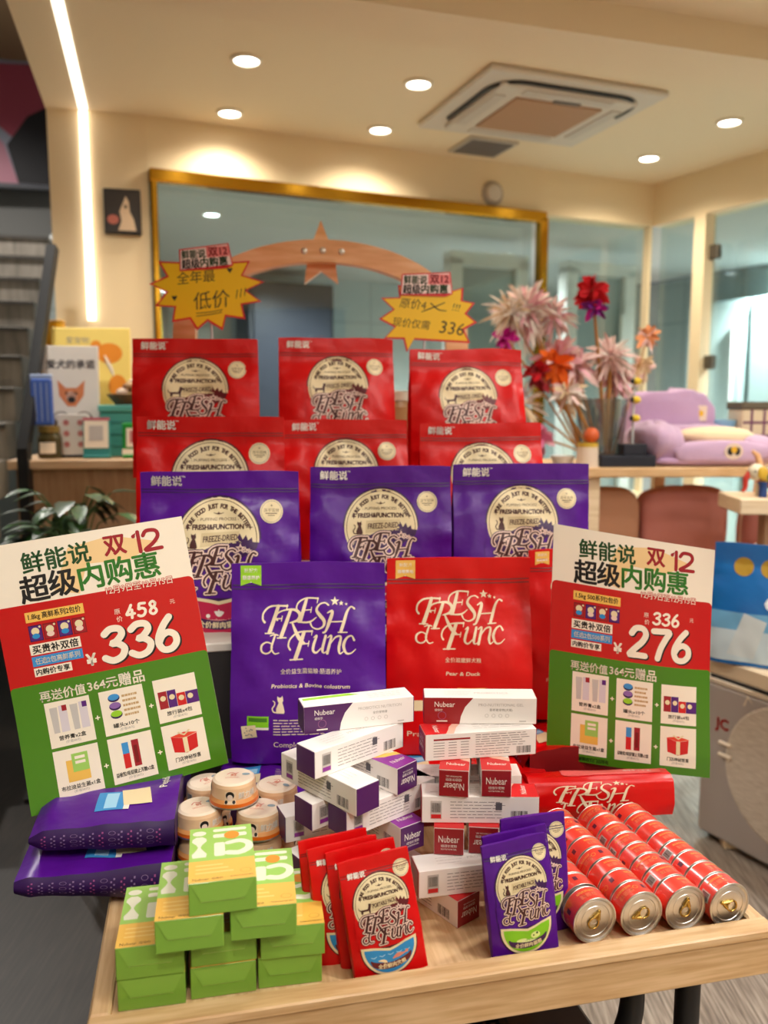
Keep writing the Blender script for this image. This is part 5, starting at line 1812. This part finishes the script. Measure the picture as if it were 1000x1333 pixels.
a.poly([(-.05, .29), (-.02, .26), (.02, .26), (.05, .29), (.045, .23), (.015, .19), (-.015, .19), (-.045, .23)], FX, 0); a.disc(0, .215, .014, .012, INK, 1); a.disc(-.018, .24, .005, .005, INK, 1); a.disc(.018, .24, .005, .005, INK, 1); a.disc(0, .225, .02, .022, mat('card_fox_pale', (236, 206, 190), .4), 0)
a.disc(-.04, .135, .034, .036, mat('card_bowl_brown', (90, 72, 60), .5), 0); a.disc(.045, .135, .034, .036, mat('card_bowl_brown', (0, 0, 0)), 0); a.disc(-.04, .15, .024, .018, GREYLT, 1); a.disc(.045, .15, .024, .018, GREYLT, 1)
a.lines(-.08, .08, .05, .085, 2, .003, GREY, 0)
b.art(a, lambda x, y, l: (x, -.0052 - l, y), 0, .0004, .0004); b.build('print', t)
t = thing('leaflet_holder', 'small white leaflet holder with red dots between the jar and the teal stand', 'leaflet holder', ctr(.185, .09), R(8))
b = MB(); b.box((0, 0, .08), (.11, .012, .16), mat('card_white', (0, 0, 0)), .002)
a = Art()
for i in range(2):
    for j in range(3):
        a.disc(-.025 + i * .05, .05 + j * .04, .011, None, mat('card_rose', (196, 120, 120), .4), 0, 12)
b.art(a, lambda x, y, l: (x, -.0062 - l, y), 0, .0003, .0004); b.build('holder', t)
b = MB(); b.box((0, .02, .006), (.12, .06, .012), BLACK, .002); b.build('foot', t)
# payment stands (their codes are left blank)
t = thing('payment_stand', 'teal payment stand with a pink top edge on the counter', 'payment stand', ctr(.275, .03), R(8), rx=R(-8))
b = MB(); b.box((0, 0, .075), (.095, .010, .15), mat('stand_teal', (54, 140, 140), .35), .004); b.box((0, .02, .006), (.095, .07, .012), mat('stand_teal', (0, 0, 0)), .003); b.build('stand', t)
b = MB(); b.box((0, -.006, .088), (.085, .003, .10), PAPER); b.box((0, -.006, .144), (.095, .003, .010), mat('stand_pink', (196, 90, 110), .4)); b.box((0, -.008, .092), (.05, .001, .055), GREYLT); b.build('blank_panel', t)
t = thing('payment_stand', 'green framed payment stand beside the left red bag', 'payment stand', ctr(.415, .04), R(8), rx=R(-8))
b = MB(); b.box((0, 0, .065), (.10, .012, .13), mat('stand_green', (20, 140, 50), .35), .004); b.box((0, .02, .006), (.10, .07, .012), mat('stand_green', (0, 0, 0)), .003); b.build('stand', t)
b = MB(); b.box((.0, -.007, .075), (.07, .003, .07), PAPER); b.box((0, -.007, .018), (.10, .003, .03), PAPER); b.box((.0, -.009, .078), (.045, .001, .045), mat('card_rose', (0, 0, 0))); b.build('blank_panel', t)
t = thing('teal_box', 'teal ribbed gift box on the counter behind the payment stands', 'box', ctr(.39, .22), R(8))
TB = mat('box_teal', (74, 158, 150), .4)
b = MB(); b.box((0, 0, .085), (.24, .16, .17), TB, .004)
for k in range(3):
    b.box((0, -.081, .04 + k * .045), (.238, .002, .006), mat('box_teal_dark', (60, 132, 128), .4))
b.build('body', t)
b = MB(); b.box((0, 0, .182), (.25, .17, .026), mat('box_teal_lid', (92, 176, 166), .4), .004); b.build('lid', t)
t = thing('treat_basket', 'basket of mixed brown treats on top of the teal box', 'basket', ctr(.385, .22, 1.4575), R(8))
b = MB(); b.lathe([(0, 0), (.07, 0), (.10, .04), (.095, .042), (.066, .006)], 24, mat('brown_basket', (120, 90, 64), .7)); b.build('bowl', t)
rnd = random.Random(5)
for k in range(16):
    b = MB(); r = rnd.uniform(.014, .024)
    b.ball((0, 0, 0), (r, r * .8, r * .7), mat('treat_%d' % (k % 4), ((196, 160, 120), (150, 100, 76), (226, 206, 190), (110, 84, 60))[k % 4], .7), 10, 7)
    a0 = rnd.uniform(0, 6.28); rr = rnd.uniform(0, .065)
    o = b.build('treat', None, ctr(.385 + rr * cos(a0), .22 + rr * sin(a0), 1.4575 + .045 + rnd.uniform(-.004, .024) + (.07 - rr) * .3))
    tag(o, 'rounded dried treat heaped in the basket on the teal box', 'treat', 'treats in the basket on the counter')
t = thing('feather_quill', 'pale grey feather standing beside the treats on the counter', 'feather', ctr(.42, .33, 1.2625), R(8), ry=R(-22))
b = MB(); b.tube([(0, 0, 0), (.006, 0, .20), (0, 0, .42)], .0035, 6, PAPER); b.build('quill', t)
b = MB(); b.grid(lambda u, v: ((u - .5) * .07 * sin(pi * min(1, v * .9 + .1)), .004 * sin(u * 9), .20 + .22 * v), 6, 10, mat('feather_grey', (206, 202, 200), .8)); b.build('vane', t)
t = thing('black_panel', 'small black panel at the back of the counter behind the feather', 'panel', ctr(.44, .42), R(8))
b = MB(); b.box((0, 0, .19), (.16, .02, .38), mat('matt_black', (24, 24, 28), .5), .003); b.build('screen', t)
b = MB(); b.box((0, 0, .006), (.12, .08, .012), BLACK, .003); b.build('foot', t)
# two tins of treats seen in the gaps between the rear bags
for x, y, lab in ((-.258, 2.66, 'blurred brown treat jar seen in the gap right of the left rear red bag'), (.03, 2.70, 'blurred brown treat jar seen in the gap left of the right rear red bag')):
    t = thing('treat_jar', lab, 'jar', (x, y, 1.2625 if False else 1.25), 0)
    b = MB(); b.lathe([(0, 0), (.055, 0), (.055, .20), (.045, .22)], 20, mat('treat_jar_body', (176, 134, 90), .4)); b.build('body', t)
    b = MB(); b.lathe([(.05, .22), (.05, .25), (0, .252)], 20, mat('jar_lid_white', (220, 212, 200), .4)); b.build('lid', t)
t = thing('side_cabinet', 'low cabinet behind the display risers, hidden by the bags', 'cabinet', (-.12, 2.70, 0), R(8))
b = MB(); b.box((0, .02, .61), (.66, .22, 1.22), TANW); b.build('body', t)
b = MB(); b.box((0, .02, 1.235), (.68, .24, .03), TANW, .003); b.build('cabinet_top', t)

# ------------------------------------------------------------------ potted plant in front of the counter
LEAFM = mix_mat('pothos_leaf', (18, 44, 18), (52, 96, 42), 18, (1, 1, 1), .35, c3=(30, 66, 26), coat=.2)
t = thing('potted_plant', 'dark green pothos plant in front of the tan counter', 'plant', (-.985, 2.62, 0), 0)
b = MB(); b.lathe([(0, .76), (.10, .76), (.135, .98), (.14, 1.0), (.125, 1.0), (.12, .97), (0, .97)], 28, mat('pot_charcoal', (48, 46, 46), .5)); b.build('pot', t)
b = MB(); b.lathe([(0, .74), (.17, .74), (.17, .76), (0, .76)], 28, BLACK)
for k in range(3):
    a0 = 2 * pi * k / 3 + .5
    b.tube([(.13 * cos(a0), .13 * sin(a0), .745), (.17 * cos(a0), .17 * sin(a0), 0)], .010, 8, BLACK)
b.build('stand', t)
rnd = random.Random(12)
b = MB(); stems = MB()
for k in range(58):
    a0 = rnd.uniform(0, 2 * pi); el = rnd.uniform(.0, 1.15); rr = rnd.uniform(.09, .21)
    c = Vector((rr * cos(a0) * cos(el * .8), rr * sin(a0) * cos(el * .8) * .7, 1.0 + .02 + .22 * sin(el) * rnd.uniform(.6, 1.0)))
    if k % 7 == 0:
        c.z -= .12
    L, wdt = rnd.uniform(.07, .115), rnd.uniform(.045, .07)
    d = Vector((cos(a0), sin(a0) * .8 - .25, rnd.uniform(-.5, .15))).normalized()
    s = d.cross(Vector((0, 0, 1))).normalized()
    up = s.cross(d)
    prof = [(0, .0), (.15, .8), (.4, 1.0), (.7, .7), (.9, .25), (1, 0)]
    v = []
    for q, wq in prof:
        p = c + d * (L * q) - up * (.25 * L * q * q)
        v += [p + s * (wq * wdt / 2) + up * (.10 * wdt * wq), p, p - s * (wq * wdt / 2) + up * (.10 * wdt * wq)]
    F = []
    for q in range(len(prof) - 1):
        F += [(3 * q, 3 * q + 1, 3 * q + 4, 3 * q + 3), (3 * q + 1, 3 * q + 2, 3 * q + 5, 3 * q + 4)]
    b.add(v, F, LEAFM, True)
    stems.tube([(0.02 * cos(a0), .02 * sin(a0), .96), c * .55 + Vector((0, 0, .47)), c], .0025, 5, mat('stem_green', (60, 92, 44), .5))
b.build('foliage', t)
stems.build('stems', t)

# ================================================================== right: display shelf with beds and feather toys
SX, SY = .62, 2.88
SHZ = 1.24
t = thing('display_shelf', 'light wood two-tier display shelf behind the 276 poster', 'shelf', (SX, SY, 0), R(3))
b = MB(); b.box((.62, .26, SHZ - .0175), (1.24, .52, .035), WOOD, .004); b.build('top_board', t)
b = MB(); b.box((.62, .26, .86), (1.20, .48, .03), WOOD, .004); b.build('lower_board', t)
for x, y in ((.12, .05), (.12, .47), (1.17, .05), (1.17, .47), (.52, .47)):
    b = MB(); b.box((x, y, (SHZ - .035) / 2), (.045, .045, SHZ - .035), WOODPALE, .003); b.build('leg', t)


def shelf(x, y, z=SHZ):
    return Vector((SX + x * cos(R(3)) - y * sin(R(3)), SY + x * sin(R(3)) + y * cos(R(3)), z))


LAV = mat('lavender_plush', (186, 152, 190), .8, bump=.3, bscale=60, sheen=.2)
LAVP = mat('lavender_plush_rim', (196, 164, 196), .8, bump=.3, bscale=60, sheen=.2)
CUSH = mat('cream_cushion', (236, 214, 176), .85, bump=.3, bscale=50)


def superball(b, c, r, m, e=.5, n=28, k=16, wob=0.0, seed=0):
    def sp(x):
        return math.copysign(abs(x) ** e, x)

    def fn(u, v):
        a0, e0 = 2 * pi * u, pi * (v - .5)
        w = 1 + wob * noise.noise(Vector((cos(a0) * 2 + seed, sin(a0) * 2, v * 4)))
        return (c[0] + r[0] * sp(cos(a0)) * sp(cos(e0)) * w, c[1] + r[1] * sp(sin(a0)) * sp(cos(e0)) * w, c[2] + r[2] * sp(sin(e0)) * w)
    b.grid(fn, n, k, m, closed_u=True)


def bee_patch(t, x, y, z, r):
    b = MB(); a = Art()
    a.disc(0, 0, r * 1.4, r * 1.2, mat('patch_cream', (226, 204, 186), .8), 0); a.disc(-.5 * r, 0, .45 * r, .6 * r, INK, 1); a.disc(.55 * r, 0, .45 * r, .6 * r, INK, 1); a.disc(.05 * r, .25 * r, .45 * r, .5 * r, mat('patch_yellow', (226, 176, 40), .6), 2)
    b.art(a, lambda p, q, l: (x + p, y - l, z + q), 0, .0008, .001); b.build('bee_patch', t)


t = thing('pet_bed', 'lavender pet bed with a cream cushion and bee patch at the shelf front', 'pet bed', shelf(.56, .20), R(2))
b = MB(); superball(b, (0, 0, .018), (.235, .17, .018), LAV, .5); b.build('base_pad', t)
b = MB()
superball(b, (-.170, 0, .080), (.080, .17, .078), LAVP, .75, wob=.22, seed=1)
superball(b, (.175, 0, .060), (.070, .17, .050), LAVP, .75, wob=.16, seed=2)
superball(b, (.03, .125, .075), (.20, .05, .068), LAVP, .6, wob=.08, seed=3)
superball(b, (.04, -.13, .046), (.20, .05, .044), LAVP, .7, wob=.16, seed=4)
b.build('bolster', t)
b = MB(); superball(b, (.065, .0, .098), (.135, .125, .040), CUSH, .85, wob=.06); b.build('cushion', t)
bee_patch(t, .055, -.181, .055, .024)
t = thing('pet_bed', 'lavender pet bed stacked upright behind the cushioned bed', 'pet bed', shelf(.52, .40), R(2))
b = MB(); superball(b, (0, 0, .135), (.17, .055, .132), LAV, .42, wob=.22, seed=8); b.build('bolster', t)
b = MB(); superball(b, (0, .035, .06), (.165, .035, .06), LAVP, .6); b.build('base_pad', t)
b = MB(); a = Art(); a.rrect(.085, .155, .135, .215, .006, mat('patch_cream', (0, 0, 0)), 0); a.disc(.11, .185, .012, None, mat('patch_yellow', (0, 0, 0)), 1)
b.art(a, lambda p, q, l: (p, -.0545 - l, q), 0, .0008, .001); b.build('cloth_label', t)
# cushions on the lower tier
for lab, x, y, w, h, c, e in (('tan pink cushion with a pale edge on the lower shelf, above the poster', .20, .20, .14, .14, (190, 140, 110), .5), ('dusty rose cushion on the lower shelf, right of the tan one', .52, .22, .17, .14, (196, 126, 116), .5), ('rose cushion at the far right of the lower shelf, behind the plinth leg', .90, .22, .15, .11, (190, 120, 112), .5)):
    t = thing('cushion', lab, 'cushion', shelf(x, y, .875), R(3), 'cushions on the lower shelf')
    b = MB(); superball(b, (0, 0, h), (w, .06, h), mat('cushion_%d' % c[1], c, .85, bump=.3, bscale=50), e, wob=.06, seed=x * 9); b.build('pad', t)
    b = MB(); b.tube([(w * .98 * math.copysign(abs(cos(q)) ** e, cos(q)), 0, h + h * .98 * math.copysign(abs(sin(q)) ** e, sin(q))) for q in [2 * pi * k / 32 for k in range(33)]], .005, 6, mat('piping_pale', (226, 200, 170), .8)); b.build('piping', t)
for lab, x, y in (('small white fluffy pom-pom on the lower shelf, behind the poster top', .32, .08), ('second white fluffy pom-pom on the lower shelf, right end', .78, .08)):
    b = MB(); superball(b, (0, 0, .045), (.05, .045, .045), mat('white_fluff', (226, 206, 200), .9, bump=.8, bscale=120), .9, wob=.25, seed=x); o = b.build('pom_pom', None, shelf(x, y, .875)); tag(o, lab, 'pom-pom')

# feather wands
rnd = random.Random(21)


def fluff(b, c, R_, n, cols, L=.07, w=.012, flat=1.0):
    c = Vector(c)
    for i in range(n):
        d = Vector((rnd.gauss(0, 1), rnd.gauss(0, 1) * .8, rnd.gauss(0, 1) * flat)).normalized()
        s = d.orthogonal().normalized()
        s = Matrix.Rotation(rnd.uniform(0, 6.28), 3, d) @ s
        p0 = c + d * R_ * rnd.uniform(.0, .55)
        l = L * rnd.uniform(.6, 1.2)
        m = cols[rnd.randrange(len(cols))]
        bend = Vector((0, 0, -1)) * l * .25
        v = []
        for q, k in ((0, .25), (.35, 1), (.75, .8), (1, .1)):
            p = p0 + d * l * q + bend * q * q
            v += [p + s * w * k, p - s * w * k]
        b.add(v, [(0, 1, 3, 2), (2, 3, 5, 4), (4, 5, 7, 6)], m, True)


def fm(n, c):
    return mat('feather_' + n, c, .85)


FW, FP, FPP, FMG, FRD, FOR, FPU, FYL, FCR = fm('white', (232, 222, 214)), fm('pink', (236, 184, 196)), fm('pale_pink', (238, 208, 204)), fm('magenta', (200, 20, 150)), fm('red', (200, 14, 30)), fm('orange', (236, 104, 20)), fm('purple', (120, 30, 140)), fm('yellow', (230, 200, 60)), fm('cream', (226, 204, 170))
STK = mat('wand_stick', (176, 122, 60), .5)
VASE = shelf(.20, .22)


def wand(label, x, y, z, rad, n, cols, L, w, foot=(0, 0), stick=STK, flat=1.0, rs=.004):
    fx, fy = VASE.x + foot[0], VASE.y + foot[1]
    t = thing('feather_wand', label, 'cat wand', (fx, fy, SHZ + .012), 0, 'feather cat wands in the vase')
    p = Vector((x - fx, y - fy, z - SHZ - .012))
    b = MB(); b.tube([(0, 0, 0), p * .5 + Vector((0, 0, .01)), p], rs, 6, stick); b.build('stick', t)
    b = MB(); fluff(b, p, rad, n, cols, L, w, flat); b.build('feather_tuft', t)
    return t


VY = VASE.y
wand('cat wand with a big white and pink feather cloud, highest on the left', .52, VY, 1.80, .10, 260, [FW, FW, FPP, FP], .090, .0065, (-.05, 0), rs=.008)
wand('cat wand with a white feather tuft leaning far left beside the gold post', .46, VY - .02, 1.79, .05, 110, [FW, FW, FCR], .085, .0055, (-.05, .02))
wand('cat wand with a pink feather tuft at the right of the white cloud', .62, VY, 1.78, .05, 110, [FPP, FP, FW], .075, .006, (-.04, -.02))
wand('cat wand with a magenta plush tip at the far left', .44, VY - .05, 1.70, .02, 26, [FMG], .050, .016, (-.06, -.02))
wand('cat wand with a red star shaped tip, tallest in the vase', .745, VY - .06, 1.865, .025, 40, [FRD], .062, .018, (.02, 0))
wand('cat wand with a purple tip just under the red one', .752, VY - .07, 1.80, .02, 26, [FPU, FPU, FMG], .045, .014, (.03, .01))
wand('cat wand with an orange feather tip amid pink feathers', .615, VY - .10, 1.60, .03, 34, [FOR], .070, .016, (0, -.04), flat=1.6)
wand('cat wand with a dark red tip left of the orange one', .545, VY - .11, 1.575, .03, 30, [FRD, fm('maroon', (140, 16, 30))], .055, .018, (-.02, -.04))
wand('cat wand with soft pink feathers behind the orange tip', .635, VY - .02, 1.62, .07, 80, [FP, FP, FPP], .085, .014, (.0, .02))
wand('cat wand with a tall pale pink feather pointing up', .70, VY - .02, 1.60, .04, 40, [FP, FPP], .085, .014, (.01, .03), flat=2)
wand('cat wand with pale pink fluff low in front', .655, VY - .11, 1.50, .04, 50, [FPP, FW, FCR], .065, .010, (.0, -.05))
wand('cat wand with white wispy feathers low on the left', .50, VY - .06, 1.46, .08, 90, [FW, FCR, fm('lilac', (206, 190, 214))], .075, .006, (-.03, -.03))
wand('cat wand with white fluff on the slanting wood stick at the right', .83, VY - .02, 1.63, .06, 150, [FW, FPP, FPP], .080, .0065, (.02, 0), rs=.009)
wand('cat wand with pink fluff below the white fluff at the right', .86, VY + .02, 1.56, .06, 60, [FPP, FP], .065, .012, (.04, .02))
wand('cat wand with a peach tip standing apart on the far right', .985, VY + .05, 1.71, .025, 30, [fm('peach', (240, 170, 120)), FPP], .045, .012, (.05, .03), rs=.0025)
wand('cat wand with a beige tip standing apart below the peach one', .98, VY + .08, 1.60, .03, 40, [FCR, FPP], .05, .010, (.05, .04), rs=.0025)
wand('cat wand with a pink plush tip low beside the vase', .565, VY - .09, 1.34, .03, 36, [FP, fm('rose', (226, 130, 170))], .055, .014, (-.02, -.05))
t = thing('clear_vase', 'clear vase holding the feather cat wands', 'vase', VASE, 0)
b = MB(); b.lathe([(.075, .01), (.085, .10), (.095, .24), (.093, .24), (.083, .10), (.073, .012)], 28, glass_mat('vase_glass', (225, 225, 225), .12)); b.build('vase_wall', t)
b = MB(); b.lathe([(0, 0), (.075, 0), (.075, .010), (0, .010)], 28, mat('vase_base', (206, 206, 204), .3)); b.build('base', t)
t = thing('bee_wand_box', 'clear toy box with two yellow bees on a dark base, right of the feather wands', 'toy box', shelf(.24, .08), R(3))
b = MB(); b.box((0, 0, .02), (.20, .11, .04), mat('navy_base', (22, 28, 44), .4), .004); b.box((.03, 0, .06), (.085, .07, .04), mat('navy_base', (0, 0, 0)), .003); b.build('base', t)
b = MB()
b.tube([(.03, 0, .08), (.03, 0, .32)], .004, 6, mat('clear_acrylic', (0, 0, 0))); b.build('rod', t)
for z in (.17, .235, .30):
    b = MB(); b.ball((.035, -.012, z), (.016, .014, .013), FYL, 12, 8); b.ball((.020, -.012, z), (.009, .010, .010), INK, 10, 6); b.build('bee', t)
t = thing('orange_figure', 'small toy with an orange ball head on a pale stand, beside the vase', 'toy', shelf(.10, .05), 0)
b = MB(); b.lathe([(0, 0), (.04, 0), (.036, .07), (0, .07)], 20, mat('toy_cream', (226, 206, 186), .5)); b.lathe([(.036, .07), (.036, .085), (0, .085)], 20, mat('toy_gold', (206, 170, 60), .4)); b.build('stand', t)
b = MB(); b.ball((.012, 0, .112), .027, mat('toy_orange', (220, 100, 50), .5), 16, 10); b.build('head', t)
t = thing('white_bowl', 'small white bowl at the left end of the display shelf', 'bowl', shelf(-.0 + .03, .12), 0)
b = MB(); b.lathe([(0, 0), (.03, 0), (.045, .035), (.042, .035), (.028, .006), (0, .006)], 24, mat('white_ceramic', (226, 222, 216), .3)); b.build('shell', t)
b = MB(); b.lathe([(0, .028), (.040, .028)], 24, mat('bowl_content', (180, 160, 140), .7)); b.build('filling', t)
t = thing('gift_basket', 'plaid wrapped gift box at the right end of the shelf', 'gift box', shelf(.86, .36), R(3))
b = MB(); b.box((0, 0, .10), (.17, .13, .20), mat('plaid_cream', (206, 190, 164), .7), .005)
for k in (-.05, 0, .05):
    b.box((k, -.0655, .10), (.010, .001, .198), mat('plaid_plum', (110, 70, 96), .7))
    b.box((0, -.0658, .10 + k), (.168, .001, .010), mat('plaid_plum', (0, 0, 0)))
b.build('body', t)
b = MB(); b.box((0, 0, .215), (.18, .14, .03), mat('plaid_lid', (92, 84, 70), .7), .005); b.build('lid', t)
t = thing('blue_bowl', 'pale blue pet bowl behind the cushioned bed', 'bowl', shelf(.735, .40), 0)
b = MB(); b.lathe([(0, 0), (.05, 0), (.055, .12), (.07, .16), (.066, .16), (.05, .13), (0, .12)], 24, mat('pale_blue_ceramic', (140, 190, 220), .3)); b.build('shell', t)
b = MB(); b.lathe([(.055, .118), (.059, .118), (.059, .126), (.055, .126)], 24, PAPER); b.build('rim_band', t)

# ------------------------------------------------------------------ plinth with a painted elephant
PL = Vector((1.115, 2.60, 0))
t = thing('wood_plinth', 'small wooden plinth table at the right edge', 'table', PL, R(-6))
b = MB(); b.box((.16, .10, 1.140), (.32, .24, .05), WOODPALE, .004); b.build('top_board', t)
b = MB(); b.box((.125, .06, .5575), (.065, .065, 1.115), mat('plinth_leg_wood', (160, 122, 90), .5), .003); b.build('leg', t)
b = MB(); b.box((.15, .10, .012), (.28, .22, .024), WOODPALE, .003); b.build('base', t)
t = thing('elephant_figurine', 'colourful patchwork animal figurine on the wooden plinth', 'figurine', PL + Vector((.125, .05, 1.165)), R(-6))
PATCH = [mat('patch_%d' % i, c, .35) for i, c in enumerate(((226, 216, 190), (40, 70, 130), (196, 60, 50), (220, 180, 60), (60, 130, 90), (40, 36, 40), (216, 150, 120)))]
b = MB(); rp = random.Random(3)
nu, nv = 22, 14
for j in range(nv):
    for i in range(nu):
        def fn(u, v):
            a0, e0 = 2 * pi * u, pi * (v - .5)
            return (.058 * cos(a0) * cos(e0), .036 * sin(a0) * cos(e0), .062 + .036 * sin(e0))
        q = [fn(i / nu, j / nv), fn((i + 1) / nu, j / nv), fn((i + 1) / nu, (j + 1) / nv), fn(i / nu, (j + 1) / nv)]
        b.add(q, [(0, 1, 2, 3)], PATCH[(i // 2 * 7 + j // 2 * 5 + (i * j) // 9) % 7], True)
b.build('body', t)
b = MB(); b.ball((-.052, -.008, .078), (.026, .024, .028), PATCH[0], 14, 10); b.ball((-.060, -.028, .082), (.005, .003, .005), INK, 8, 6); b.build('head', t)
b = MB(); b.tube(catmull([(-.072, -.008, .076), (-.084, -.010, .055), (-.084, -.010, .030), (-.092, -.010, .016)], 4), [.011, .010, .010, .010, .009, .009, .008, .008, .007, .007, .006, .006, .005], 8, PATCH[2]); b.build('trunk', t)
for sg in (-1, 1):
    b = MB(); b.ball((-.040, -.008 + sg * .026, .078), (.016, .005, .022), PATCH[3 if sg < 0 else 4], 12, 8); b.build('ear', t)
for x in (-.032, .034):
    for y in (-.018, .018):
        b = MB(); b.lathe([(0, 0), (.013, 0), (.012, .03), (.015, .05)], 12, PATCH[(1, 0, 5, 3)[(x > 0) * 2 + (y > 0)]]); b.build('leg', t, (x, y, 0))
t = thing('wooden_figure', 'small carved wooden figure behind the patchwork figurine', 'figurine', PL + Vector((.14, .17, 1.165)), 0)
b = MB(); b.lathe([(0, 0), (.02, 0), (.016, .05), (.012, .09), (0, .095)], 14, BEECH); b.build('body', t)
b = MB(); b.tube([(0, 0, .09), (-.012, 0, .125), (-.03, 0, .14)], [.012, .010, .005], 8, BEECH); b.build('head', t)

# ------------------------------------------------------------------ cream shelf along the right wall with a blue bag; grey appliance below
AP = Vector((1.066, 2.69, 0))
t = thing('cream_shelf', 'cream shelf board along the right side carrying the blue bag', 'shelf', (.945, 2.36, 0), AR)
CRM = mat('cream_board', (226, 206, 176), .45)
b = MB(); b.box((.50, .16, .705), (1.0, .32, .05), CRM, .006); b.build('board', t)
for x in (.12, .92):
    b = MB(); b.box((x, .29, .34), (.03, .03, .68), CRM, .003); b.build('post', t)
t = thing('blue_food_bag', 'blue and white glossy bag on the cream shelf at the right edge', 'bag', (1.075, 2.27, .731), AR + R(32))
P = Pouch(.30, .34, .08, 120.3)
BF = mat('blue_film', (22, 104, 176), .3, bump=.3, bscale=30, coat=.3)
b = MB(); P.body(b, BF, BF); b.build('pouch', t)
a = Art(); LB = mat('bag_ice', (196, 214, 224), .35)
a.rect(-.148, .01, .148, .15, mat('bag_sky', (110, 170, 210), .35), 0)
a.rect(-.146, .01, .146, .10, LB, 1)
a.disc(-.07, .275, .026, None, mat('bag_gold', (176, 140, 50), .3), 1); a.disc(.0, .275, .026, None, mat('bag_gold', (0, 0, 0)), 1)
a.stroke([(.14, .245, .02), (.06, .22, .03), (.0, .18, .02), (.05, .165, .02), (.10, .19, .015)], mat('bag_white', (236, 240, 244), .35), 2)
a.poly([(-.10, .03), (-.03, .02), (.0, .13), (-.06, .15)], mat('bag_pale', (206, 216, 220), .35), 2)
a.rect(.02, .01, .09, .13, mat('bag_cream', (226, 206, 150), .35), 2); a.lines(.028, .085, .03, .12, 5, .004, mat('bag_gold', (0, 0, 0)), 3)
a.rect(.095, .01, .14, .11, PAPER, 2)
b = MB(); b.art(a, lambda x, y, l: P.front(x, y, l), .012, .0002, .0008); b.build('front_print', t)

APG = mat('appliance_grey', (182, 176, 176), .4)
t = thing('appliance', 'grey floor appliance with a round mesh window at the right edge', 'appliance', AP, AR)
b = MB(); b.box((.45, .23, .285), (.90, .46, .53), APG, .012); b.build('body', t)
b = MB(); b.box((.45, .24, .562), (.88, .44, .022), mat('appliance_black', (22, 22, 24), .3), .004); b.box((.45, .004, .556), (.90, .010, .012), PAPER); b.build('top_panel', t)
b = MB()
MESHM = mix_mat('pale_mesh', (206, 196, 184), (232, 224, 214), 26, (1, 9, 1), .7)
b.lathe([(0, .004), (.222, .004), (.230, 0)], 48, MESHM)
o = b.build('mesh_window', t, (.335, -.001, .318), (R(90), 0, 0))
b = MB(); a = Art(); a.text('JC', .085, .415, .05, SCAR, 0, bold=.04)
a.poly([(.16, .505), (.175, .545), (.20, .515), (.195, .520), (.176, .535), (.167, .508)], PAPER, 0)
b.art(a, lambda x, y, l: (x, -l, y), 0, .0004, .0006); b.build('lettering', t)
for z in (.36, .32):
    b = MB(); b.box((.105, -.006, z), (.05, .012, .012), PAPER, .003); b.build('latch', t)
for x in (.06, .84):
    b = MB(); b.box((x, .23, .012), (.06, .40, .024), mat('rubber_foot', (30, 30, 30), .7)); b.build('foot', t)
